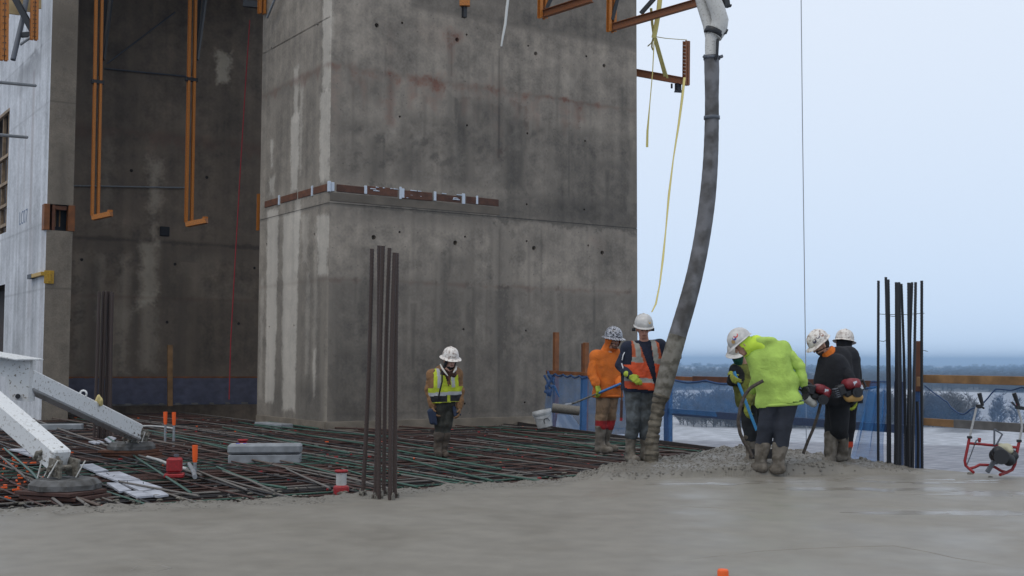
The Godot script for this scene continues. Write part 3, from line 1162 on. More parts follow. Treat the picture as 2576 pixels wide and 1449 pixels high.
func recess() -> void:
	var t := thing("recess_wall", "dark wet back wall of the recess left of the tower", "wall", bld(1.0, 0, 10.0))
	var o := bld(-3.39, 0, 10.0)
	var n := V
	var B := StainAndGlint.new(14.0, -0.4, 14.0, 44.0, 77)
	var q := func(x: float, y: float) -> Vector2:
		var p := on_face(x, y, o, n)
		return Vector2((p - o).dot(U), p.y)
	for v in [[370, 400, 402, 610, 0.5, 0.7], [352, 605, 392, 760, 0.6, 0.15], [358, 740, 385, 930, 0.35, 0.1], [243, 640, 262, 800, 0.3, 0.6], [300, 640, 318, 930, 0.3, 0.6], [187, 635, 212, 930, 0.24, 0.5], [262, 330, 275, 560, 0.16, 0.3], [550, 135, 571, 206, 0.85, 0.1], [553, 142, 567, 165, 0.6, 0.1], [553, 180, 567, 203, 0.6, 0.1], [480, 700, 640, 760, 0.08, 0.1], [250, 780, 330, 940, 0.16, 0.3], [450, 640, 560, 700, 0.08, 0.2]]:  # the bright patches high on the wall paint in a worklight glint
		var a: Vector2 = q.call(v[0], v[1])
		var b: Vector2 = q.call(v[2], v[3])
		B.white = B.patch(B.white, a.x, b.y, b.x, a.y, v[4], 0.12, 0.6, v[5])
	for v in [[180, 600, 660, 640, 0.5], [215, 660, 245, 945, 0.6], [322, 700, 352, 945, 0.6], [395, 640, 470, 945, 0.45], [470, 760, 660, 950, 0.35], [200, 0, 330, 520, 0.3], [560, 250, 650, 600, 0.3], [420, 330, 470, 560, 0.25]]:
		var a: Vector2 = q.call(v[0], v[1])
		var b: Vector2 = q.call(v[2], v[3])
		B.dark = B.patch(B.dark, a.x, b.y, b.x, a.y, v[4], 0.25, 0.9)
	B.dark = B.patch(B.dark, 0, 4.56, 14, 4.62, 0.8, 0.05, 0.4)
	B.rust = B.patch(B.rust, 0, 7.45, 14, 7.6, 0.4, 0.1, 0.7, 0, 0.8)
	B.rust = B.patch(B.rust, 0, 3.02, 14, 3.07, 0.4, 0.05, 0.6)
	var s := Shape.new()
	var rows := {}
	for r in [[0.05, [[330, 430], [520, 445]]], [0.045, [[205, 655], [440, 665], [640, 672]]], [0.045, [[175, 805], [420, 810], [600, 815]]]]:
		var y := 0.0
		var hs := []
		for p in r[1]:
			var w: Vector2 = q.call(p[0], p[1])
			y += w.y
			hs.append([w.x, r[0]])
		rows[y / r[1].size()] = hs
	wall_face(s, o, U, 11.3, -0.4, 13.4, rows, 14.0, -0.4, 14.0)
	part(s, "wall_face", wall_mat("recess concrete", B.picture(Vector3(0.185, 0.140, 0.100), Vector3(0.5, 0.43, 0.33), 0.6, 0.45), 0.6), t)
	var bk := Shape.new()
	bk.box(Transform3D(Basis(U, Vector3.UP, -V), bld(2.26, 6.5, 10.22)), Vector3(11.3, 13.8, 0.4), 0.01)
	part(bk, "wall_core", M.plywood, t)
	var bo := Shape.new()
	var bp: Vector2 = q.call(413, 582)
	bo.box(Transform3D(Basis(U, Vector3.UP, -V), o + U * bp.x + Vector3(0, bp.y, 0) - V * 0.02), Vector3(0.26, 0.26, 0.06), 0.01)
	part(bo, "blockout_box", M["black steel"], t)
	# platform added over the recess, out of view, to keep the sky off it
	var pl := thing("added_shade_platform", "added unseen timber platform that shades the recess", "platform", bld(-1, 11.9, 6))
	for k in 12:
		var b := Shape.new()
		b.beam(bld(-3.35, 12.0, 3.2 + k * 0.6), bld(1.2 if k < 2 else 4.0, 12.0, 3.2 + k * 0.6), 0.58, 0.06)
		part(b, "shade_plank", M["grey lumber"], pl)
	# rail, sheet and post in front of the back wall
	var fo := bld(0, 0, 9.3)
	var fx := func(x: float, y: float, d := 0.0) -> Vector3: return on_face(x, y, fo - V * d, n)
	var g := thing("edge_barrier", "low timber edge barrier hung with dark blue sheeting before the back wall", "barrier", fx.call(410, 1018))
	var tr := Shape.new()
	tr.beam(fx.call(165, 950), fx.call(660, 949), 0.04, 0.045)
	part(tr, "top_rail", M["orange lumber"], g)
	var br := Shape.new()
	br.beam(fx.call(165, 1020), fx.call(660, 1014), 0.04, 0.06)
	part(br, "bottom_rail", M["grey lumber"], g)
	var sh := PackedVector3Array()
	for r in 6:
		for k in 40:
			var a: Vector3 = fx.call(165 + 495.0 * k / 39.0, 1017.0 - 66.0 * r / 5.0, 0.03)
			sh.append(a - V * 0.03 * sin(k * 1.9 + r * 0.6))
	var ss := Shape.new()
	ss.sheet(sh, 40)
	part(ss, "sheeting", M["netting dark"], g)
	var po := Shape.new()
	po.beam(fx.call(427, 1022, 0.06), fx.call(427, 868, 0.06), 0.14, 0.05, U)
	part(po, "post", M.lumber, g)
	# thin conduits pinned across the wall
	for k in [[[175, 467], [470, 472]], [[262, 172], [470, 192]], [[268, 160], [440, 30]]]:
		var c := Shape.new()
		c.tube([on_face(k[0][0], k[0][1], o - V * 0.06, n), on_face(k[1][0], k[1][1], o - V * 0.06, n)], 0.022, 6)
		part(c, "conduit", M.cable if k[0][1] < 400 else M.galvanised, t)


func pier() -> void:
	var cu := -4.0
	var cv := 7.1
	var th := 0.60
	var c := bld(cu, 0, cv)
	var pxl := func(x: float, y: float) -> Vector2:  # along the left face, height
		var p := on_face(x, y, c, U)
		return Vector2((p - c).dot(V), p.y)
	var pxe := func(x: float, y: float) -> Vector2:
		var p := on_face(x, y, c, V)
		return Vector2((p - c).dot(U), p.y)
	var t := thing("concrete_pier", "pale concrete wall end left of the recess with timber blockout", "wall", c)
	var far := 12.0
	# pale left face: u = far - distance from the corner
	var S := StainAndGlint.new(far, -0.4, 13.4, 48.0, 91)
	var lay := func(layer: String, x0: float, y0: float, x1: float, y1: float, a: float, soft := 0.05, rough := 0.4, taper := 0.0) -> void:
		var p: Vector2 = pxl.call((x0 + x1) / 2, y0)
		var q: Vector2 = pxl.call((x0 + x1) / 2, y1)
		var ua: float = far - pxl.call(x0, (y0 + y1) / 2).x
		var ub: float = far - pxl.call(x1, (y0 + y1) / 2).x
		S.set(layer, S.patch(S.get(layer), ua, minf(p.y, q.y), ub, maxf(p.y, q.y), a, soft, rough, taper))
	for v in [[77, 180, 83, 560, 0.3], [60, 330, 63, 520, 0.25], [45, 200, 48, 560, 0.15], [70, 560, 80, 800, 0.16], [98, 590, 108, 1000, 0.15]]:
		lay.call("rust", v[0], v[1], v[2], v[3], v[4], 0.06, 0.4)
	for v in [[45, 150, 100, 210, 0.5], [10, 150, 130, 180, 0.25], [20, 560, 110, 620, 0.2], [30, 700, 60, 1000, 0.25], [75, 600, 92, 900, 0.2], [88, 0, 130, 110, 0.3]]:
		lay.call("dark", v[0], v[1], v[2], v[3], v[4], 0.12, 0.9)
	for y in [7.53, 4.62, 3.04, 9.1]:
		S.dark = S.patch(S.dark, 0, y - 0.015, far, y + 0.015, 0.5, 0.03, 0.5)
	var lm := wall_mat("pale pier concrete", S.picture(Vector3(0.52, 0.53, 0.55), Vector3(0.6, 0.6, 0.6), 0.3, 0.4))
	var E := StainAndGlint.new(0.7, -0.4, 13.4, 90.0, 15)
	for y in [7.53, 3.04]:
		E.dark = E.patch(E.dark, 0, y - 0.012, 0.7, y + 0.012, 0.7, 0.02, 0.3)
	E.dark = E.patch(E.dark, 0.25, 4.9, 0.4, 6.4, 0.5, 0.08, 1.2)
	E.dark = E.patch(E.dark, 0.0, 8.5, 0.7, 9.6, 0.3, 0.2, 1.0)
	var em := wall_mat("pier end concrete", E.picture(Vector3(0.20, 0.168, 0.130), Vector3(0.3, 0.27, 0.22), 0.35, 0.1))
	var bx: Vector2 = pxe.call(115, 512)
	var by: Vector2 = pxe.call(178, 582)
	var Y := Vector3.UP
	# end face with the blockout left open
	var s := Shape.new()
	wall_face(s, c, U, th, -0.4, by.y, {}, 0.7, -0.4, 13.4, 0.0)
	wall_face(s, c, U, th, bx.y, 13.0, {}, 0.7, -0.4, 13.4, 0.0)
	var side := Shape.new()
	wall_face(side, c + U * th, V, far, -0.4, 13.0, {}, far, -0.4, 13.4)
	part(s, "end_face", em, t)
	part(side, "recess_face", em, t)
	# left face pieces round two openings
	var l := Shape.new()
	var o1: Vector2 = pxl.call(24, 270)
	var o2: Vector2 = pxl.call(22, 580)
	var o3: Vector2 = pxl.call(12, 715)
	var o4: Vector2 = pxl.call(8, 888)
	var fo := c + V * far
	wall_face(l, fo, -V, far, o1.y, 13.0, {}, far, -0.4, 13.4)
	wall_face(l, fo, -V, far, o2.y, o1.y, {}, far, -0.4, 13.4, far - o1.x)
	wall_face(l, fo, -V, far, o3.y, o2.y, {}, far, -0.4, 13.4)
	wall_face(l, fo, -V, far, o4.y, o3.y, {}, far, -0.4, 13.4, far - o3.x)
	wall_face(l, fo, -V, far, -0.4, o4.y, {}, far, -0.4, 13.4)
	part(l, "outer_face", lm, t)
	# openings: reveals and timber frames
	for k in 2:
		var a: Vector2 = [o1, o3][k]
		var b: Vector2 = [o2, o4][k]
		var r := Shape.new()
		var p0 := c + V * a.x
		var dp := U * (th - 0.02)
		r.quad(p0 + Y * b.y, p0 + Y * b.y + dp, p0 + Y * a.y + dp, p0 + Y * a.y)
		r.quad(p0 + Y * a.y, p0 + Y * a.y + dp, fo + Y * a.y + dp, fo + Y * a.y)
		r.quad(p0 + Y * b.y, fo + Y * b.y, fo + Y * b.y + dp, p0 + Y * b.y + dp)
		r.quad(p0 + Y * b.y + dp, fo + Y * b.y + dp, fo + Y * a.y + dp, p0 + Y * a.y + dp)
		part(r, "opening", mat("opening shuttering", Vector3(0.05, 0.028, 0.02), 0.8, T.wood, 0.5), t)
		if k == 0:
			for y in [0.985, 0.62, 0.40, 0.22, 0.06]:
				var bm := Shape.new()
				var h := lerpf(b.y, a.y, y)
				bm.beam(p0 + Y * h + U * 0.03, fo + Y * h + U * 0.03, 0.09, 0.09)
				part(bm, "frame_timber", mat("pale timber", Vector3(0.42, 0.30, 0.19), 0.8, T.wood, 0.6), t)
			for x in [0.35, 1.1]:
				var bm := Shape.new()
				bm.beam(p0 + V * x + Y * b.y + U * 0.09, p0 + V * x + Y * a.y + U * 0.09, 0.09, 0.05, U)
				part(bm, "frame_timber", M["pale timber"], t)
	# timber blockout through the end
	var w0 := bx.x - 0.02
	var hh := bx.y - by.y
	var bb := Shape.new()
	var lo := c + U * 0.0 + Y * by.y + V * 0.45
	bb.quad(lo, lo + U * th, lo + U * th + Y * hh, lo + Y * hh)
	bb.quad(c + Y * by.y, c + Y * by.y + U * th, lo + U * th, lo)
	bb.quad(lo + Y * hh, lo + Y * hh + U * th, c + Y * bx.y + U * th, c + Y * bx.y)
	part(bb, "blockout_void", M["black steel"], t)
	for k in [[-0.06, 0.13, 0.0], [0.10, 0.07, 0.03], [th - 0.09, 0.15, 0.0]]:
		var b := Shape.new()
		b.box(Transform3D(Basis(U, Y, -V), c + U * (k[0] + 0.06) + Y * (by.y + hh / 2) + V * (0.1 + k[2])), Vector3(k[1], hh - 0.006, 0.24), 0.006)
		part(b, "blockout_board", M["brown board"] if k[2] > 0 else M["orange lumber"], t)
	for k in [[0.26, 0.03], [0.36, 0.03]]:
		var b := Shape.new()
		b.box(Transform3D(Basis(U, Y, -V), c + U * k[0] + Y * (by.y + hh * 0.55) + V * 0.3), Vector3(k[1], hh * 0.7, 0.03), 0.004)
		part(b, "blockout_stud", M.lumber, t)
	var tb := Shape.new()
	tb.box(Transform3D(Basis(U, Y, -V), c + U * 0.31 + Y * (bx.y - 0.07) + V * 0.12), Vector3(0.3, 0.1, 0.16), 0.005)
	part(tb, "blockout_board", M["brown board"], t)
	# marker writing on the pale face
	var tm := TextMesh.new()
	var sf := SystemFont.new()
	sf.font_names = PackedStringArray(["Droid Sans"])
	tm.font = sf
	tm.text = "LC07"
	tm.font_size = 36
	tm.pixel_size = 0.0125
	tm.depth = 0.004
	var tx := MeshInstance3D.new()
	tx.name = "marker_writing"
	tx.mesh = tm
	tm.material = mat("marker ink", Vector3(0.16, 0.2, 0.28), 0.7)
	t.add_child(tx)
	var wp: Vector2 = pxl.call(58, 547)
	tx.transform = Transform3D(Basis(-V, Y, -U), V * wp.x + Y * wp.y - U * 0.004)
	# yellow corner bracket
	var yb := thing("corner_bracket", "yellow steel bracket clamped on the corner of the pale concrete pier", "bracket", on_face(122, 714, c - V * 0.05, V))
	var pl := Shape.new()
	var q0: Vector2 = pxe.call(110, 680)
	var q1: Vector2 = pxe.call(134, 714)
	pl.box(Transform3D(Basis(U, Y, -V), c + U * ((q0.x + q1.x) / 2) + Y * ((q0.y + q1.y) / 2) - V * 0.02), Vector3(q1.x - q0.x, q0.y - q1.y, 0.03), 0.004)
	part(pl, "plate", M["yellow plate"], yb)
	var rib := Shape.new()
	rib.box(Transform3D(Basis(U, Y, -V), c + U * q1.x * 0.5 + Y * ((q0.y + q1.y) / 2) - V * 0.05), Vector3(0.04, (q0.y - q1.y) * 0.7, 0.05), 0.004)
	part(rib, "stiffener", M["yellow plate"], yb)
	var ar := Shape.new()
	var ay: float = pxl.call(100, 692).y
	ar.beam(c - U * 0.06 + Y * ay - V * 0.04, c - U * 0.06 + Y * ay + V * 1.0, 0.09, 0.09)
	part(ar, "arm", M["yellow plate"], yb)
	var tp := Shape.new()
	tp.beam(c - U * 0.06 + Y * ay + V * 1.0, c - U * 0.06 + Y * ay + V * 1.45, 0.1, 0.11)
	part(tp, "rubber_tip", M["black steel"], yb)


# ---------- orange climbing-form steel
func channel_pair(t: Node3D, a: Vector3, b: Vector3, gap: float, w: float, side: Vector3, m: Material) -> void:
	for sg in [-1.0, 1.0]:
		var s := Shape.new()
		var o: Vector3 = side * gap * 0.5 * sg
		var d := (b - a).normalized()
		var out := d.cross(side).normalized()
		var web: Vector3 = side * sg * w * 0.36
		s.beam(a + o - web, b + o - web, 0.012, w * 1.15, out, 0.002)
		for e in [-1.0, 1.0]:
			s.beam(a + o + out * e * w * 0.55 - web * 0.3, b + o + out * e * w * 0.55 - web * 0.3, w * 0.72, 0.012, out, 0.002)
		part(s, "channel", m, t)


func bolt_holes(t: Node3D, a: Vector3, b: Vector3, n: Vector3, count: int, r: float, m: Material) -> void:
	var s := Shape.new()
	var d := (b - a).normalized()
	var x := d.cross(n).normalized()
	for k in count:
		var p := a.lerp(b, (k + 0.5) / count) + n * 0.003
		for e in [-1.0, 1.0]:
			s.tube([p + x * e * r * 1.7 - n * 0.004, p + x * e * r * 1.7 + n * 0.003], r, 6)
	var o := part(s, "bolt_holes", m, t)
	o.set_meta("kind", "stuff")


func climbing_forms() -> void:
	var os: Material = M["orange steel"]
	var ds: Material = M["dull orange steel"]
	var bs: Material = M["black steel"]
	var z := 28.6
	# two long strongbacks in the recess
	for k in [[245.0, 548.0, 280.0, "left of the pair of orange strongbacks hanging before the dark recess wall", 206.0], [481.0, 565.0, 520.0, "right of the pair of orange strongbacks hanging before the dark recess wall", 200.0]]:
		var x: float = k[0]
		var t := thing("hanging_strongback", k[3], "strongback", at(x - 8, k[1], z), "orange strongbacks hanging in the recess")
		var top := at(x + 4.5, -60, z)
		var mid := at(x, k[4], z)
		var bot := at(x - 6.5, k[1] - 6.0, z)
		channel_pair(t, mid + Vector3(0, 0.04, 0), top, 0.155, 0.085, U, os)
		channel_pair(t, bot, mid - Vector3(0, 0.04, 0), 0.155, 0.085, U, os)
		var j := Shape.new()
		j.box(Transform3D(Basis(U, Vector3.UP, -V), mid), Vector3(0.30, 0.1, 0.1), 0.006)
		part(j, "splice_plate", bs, t)
		var f := Shape.new()
		f.beam(at(x - 12, k[1], z), at(k[2], k[1] - 10, z - 0.1), 0.14, 0.12)
		part(f, "foot", os, t)
		var e := Shape.new()
		e.beam(at(k[2] - 4, k[1] - 3, z - 0.02), at(k[2] - 4, k[1] - 20, z - 0.02), 0.12, 0.06, U)
		part(e, "foot_stop", os, t)
		for g in [[14.0, 150.0, 42.0, -60.0], [6.0, 190.0, 24.0, -60.0]]:
			var b := Shape.new()
			b.beam(at(x + g[0], g[1], z + 0.15), at(x + g[2], g[3], z + 0.6), 0.07, 0.09)
			part(b, "brace", bs, t)
	# short end hanging on the tower's hidden side
	var t3 := thing("hanging_strongback", "short orange strongback end at the tower's left rear edge", "strongback", at(655, 580, 27.6), "orange strongbacks hanging in the recess")
	channel_pair(t3, at(653, 580, 27.9), at(655, 488, 27.9), 0.11, 0.07, U, os)
	var w3 := Shape.new()
	w3.beam(at(663, 540, 27.8), at(664, 492, 27.8), 0.05, 0.1, U)
	part(w3, "packing_timber", M["pale timber"], t3)
	var t4 := thing("climbing_bracket", "orange bracket end at the top left of the tower", "bracket", at(658, 34, 27.3))
	channel_pair(t4, at(658, 34, 27.4), at(659, -40, 27.4), 0.13, 0.09, U, os)
	var b4 := Shape.new()
	b4.beam(at(612, 8, 27.6), at(652, 12, 27.6), 0.1, 0.16)
	part(b4, "clamp", bs, t4)
	var r4 := Shape.new()
	r4.tube([at(672, 44, 27), at(690, 0, 26.6), at(700, -30, 26.4)], 0.03, 6)
	part(r4, "tie_rod", M.galvanised, t4)
	# brackets on the right face at the top of the view
	for k in [[1365.0, 46.0, 1490.0, -5.0, 26.0, "shorter orange bracket frame at the top middle of the tower face"], [1538.0, 80.0, 1762.0, 4.0, 26.6, "longer orange bracket frame reaching past the tower's right edge"]]:
		var zz: float = k[4]
		var t := thing("climbing_bracket", k[5], "bracket", at(k[0], k[1], zz), "orange climbing brackets on the right face")
		channel_pair(t, at(k[0], k[1], zz), at(k[0] + 2.0, -70, zz), 0.16, 0.10, U, os)
		var b := Shape.new()
		var p0 := at(k[0] + 4, k[1] - 12, zz - 0.05)
		var p1 := at(k[2], k[3], zz - 1.2)
		var up := Vector3.UP
		b.beam(p0 + Vector3(0, 0.075, 0), p1 + Vector3(0, 0.075, 0), 0.11, 0.014, up, 0.002)
		b.beam(p0 - Vector3(0, 0.075, 0), p1 - Vector3(0, 0.075, 0), 0.11, 0.014, up, 0.002)
		b.beam(p0, p1, 0.014, 0.14, up, 0.002)
		part(b, "arm", ds, t)
		var g := Shape.new()
		if zz > 26.2:
			var g2 := Shape.new()
			g2.beam(at(1612, 34, zz - 0.4), at(1660, -20, zz - 0.6), 0.07, 0.09)
			part(g2, "brace", bs, t)
			g.beam(at(1540, 50, zz - 0.05), at(1560, -30, zz), 0.06, 0.08)
			var h := Shape.new()
			h.beam(at(1828, 18, zz - 0.5), at(1822, -30, zz - 0.5), 0.16, 0.1, U)
			h.beam(at(1812, 16, zz - 0.5), at(1840, 14, zz - 0.5), 0.12, 0.04)
			part(h, "clamp", bs, t)
		else:
			g.beam(at(1370, 30, zz), at(1400, -30, zz), 0.06, 0.08)
		part(g, "brace", bs, t)
	# far bracket seen beyond the tower's edge
	var t5 := thing("climbing_bracket", "rust orange bracket with upright perforated post beyond the tower's right edge", "bracket", at(1725, 222, 30.5))
	var zz := 30.5
	var ar := Shape.new()
	for e in [-1.0, 1.0]:
		ar.beam(at(1560, 175 + e * 8, zz), at(1732, 206 + e * 8, zz - 0.6), 0.1, 0.02, Vector3.UP, 0.002)
	ar.beam(at(1560, 175, zz), at(1732, 206, zz - 0.6), 0.02, 0.17, Vector3.UP, 0.002)
	part(ar, "arm", ds, t5)
	channel_pair(t5, at(1726, 214, zz - 0.6), at(1727, 103, zz - 0.6), 0.11, 0.095, U, ds)
	bolt_holes(t5, at(1722, 190, zz - 0.72), at(1722, 110, zz - 0.72), -V, 9, 0.012, M["white plastic"])
	var cl := Shape.new()
	cl.beam(at(1706, 228, zz - 0.5), at(1706, 210, zz - 0.5), 0.13, 0.12, U)
	cl.beam(at(1697, 229, zz - 0.5), at(1716, 230, zz - 0.5), 0.14, 0.04)
	cl.beam(at(1690, 222, zz - 0.5), at(1690, 210, zz - 0.5), 0.04, 0.04, U)
	part(cl, "clamp", bs, t5)
	# brackets at the far top left
	for k in [[86.0, 100.0, 24.0, "perforated orange channel at the top left beside the pale pier"], [10.0, 152.0, 22.6, "perforated orange channel in the top left corner of the view"]]:
		var t := thing("climbing_bracket", k[3], "bracket", at(k[0], k[1], k[2]), "perforated orange channels at the top left")
		channel_pair(t, at(k[0] - 1.0, k[1], k[2]), at(k[0] + 1.0, -60, k[2]), 0.10, 0.09, U, os)
		bolt_holes(t, at(k[0], k[1] - 4.0, k[2] - 0.06), at(k[0] + 1.0, 0, k[2] - 0.06), -V, 9, 0.013, bs)
		var b := Shape.new()
		b.beam(at(k[0] - 34, k[1] - 12.0, k[2] + 0.2), at(k[0], k[1] - 15.0, k[2] + 0.1), 0.08, 0.1)
		part(b, "brace", bs, t)
		b = Shape.new()
		b.beam(at(k[0] - 52, -10.0, k[2] + 0.2), at(k[0] - 6, 75, k[2] + 0.1), 0.08, 0.12)
		part(b, "brace", bs, t)
	var st := thing("prop", "dark steel push-pull prop slanting at the top left corner", "prop", at(32, 150, 24))
	var sp := Shape.new()
	sp.tube([at(32, 150, 24), at(58, 40, 24.3), at(72, -40, 24.5)], 0.055, 8)
	part(sp, "tube", M.cable, st)
	var sp2 := Shape.new()
	sp2.tube([at(50, 112, 24.1), at(78, 92, 24.1)], 0.03, 8)
	part(sp2, "tie_rod", M.galvanised, st)
	# timber shutter behind the brackets, warm lamp glow painted as pale yellow
	var sh := thing("glow_painted_shutter", "timber shutter at the very top left with lamp glow painted in yellow", "shutter", at(80, 60, 27.2))
	for k in 4:
		var b := Shape.new()
		var x0 := 8.0 + k * 27.0
		b.beam(at(x0, 44 - k * 8, 26.8 - k * 0.1), at(x0, -70, 26.8 - k * 0.1), 0.24, 0.05, U)
		part(b, "shutter_board", mat("painted glow ply", Vector3(0.55, 0.40, 0.2), 0.7, T.wood, 0.4), sh)
	# clamps that hang below the form at the top edge
	for k in [[968.0, 6.0, "small black form clamp at the top edge above the tower corner"], [1168.0, 44.0, "orange and black form clamp hanging at the top middle"]]:
		var t := thing("form_clamp", k[2], "clamp", at(k[0], k[1], 25.4))
		var b := Shape.new()
		b.beam(at(k[0], k[1], 25.4), at(k[0], k[1] - 38, 25.4), 0.09, 0.09, U)
		b.beam(at(k[0] - 8, k[1] - 30, 25.4), at(k[0] + 8, k[1] - 30, 25.4), 0.08, 0.06)
		part(b, "shank", bs, t)
		var c := Shape.new()
		c.beam(at(k[0] - 12, k[1] - 37, 25.35), at(k[0] + 14, k[1] - 37, 25.35), 0.12, 0.14)
		part(c, "jaw", os, t)
	# galvanised rods that stick out at the left
	for k in [[-40, 203, 88, 215, "upper grey steel rod sticking out at the left edge"], [-40, 336, 67, 345, "lower grey steel rod sticking out at the left edge"]]:
		var s := Shape.new()
		s.tube([at(k[0], k[1], 21), at(k[2], k[3], 24)], 0.032, 8)
		single(s, "steel_rod", M.galvanised, k[4], "rod")


# ---------- reinforcement
func on_mat(p: Vector3) -> bool:
	if p.x < p.z * 0.46 - 0.8 or p.x > edge_x(p.z) - 0.06:
		return false
	if p.z > rim_z(p.x) + 0.35 or p.z < -35.0:
		return false
	var d := p - CORNER
	var u := d.dot(U)
	var v := d.dot(V)
	if u > 0.06 and v > 0.06 or v > 9.8:
		return false
	return true


func clip_bar(o: Vector3, dir: Vector3, lo: float, hi: float) -> Array:
	var a := INF
	var b := -INF
	var t := lo
	while t <= hi:
		if on_mat(o + dir * t):
			if a == INF:
				a = t
			b = t
		elif a != INF and t - b > 0.3:
			break
		t += 0.12
	return [a, b]


func bar(s: Shape, a: Vector3, b: Vector3, r: float, sag := 0.012) -> void:
	var n := maxi(2, int(a.distance_to(b) / 2.2))
	var pts := []
	for k in n + 1:
		var p := a.lerp(b, float(k) / n)
		if k > 0 and k < n:
			p += Vector3(rng.randf_range(-1, 1) * sag * 1.4, rng.randf_range(-1, 0.6) * sag, rng.randf_range(-1, 1) * sag * 1.4)
		pts.append(p)
	s.tube(pts, r, 6)


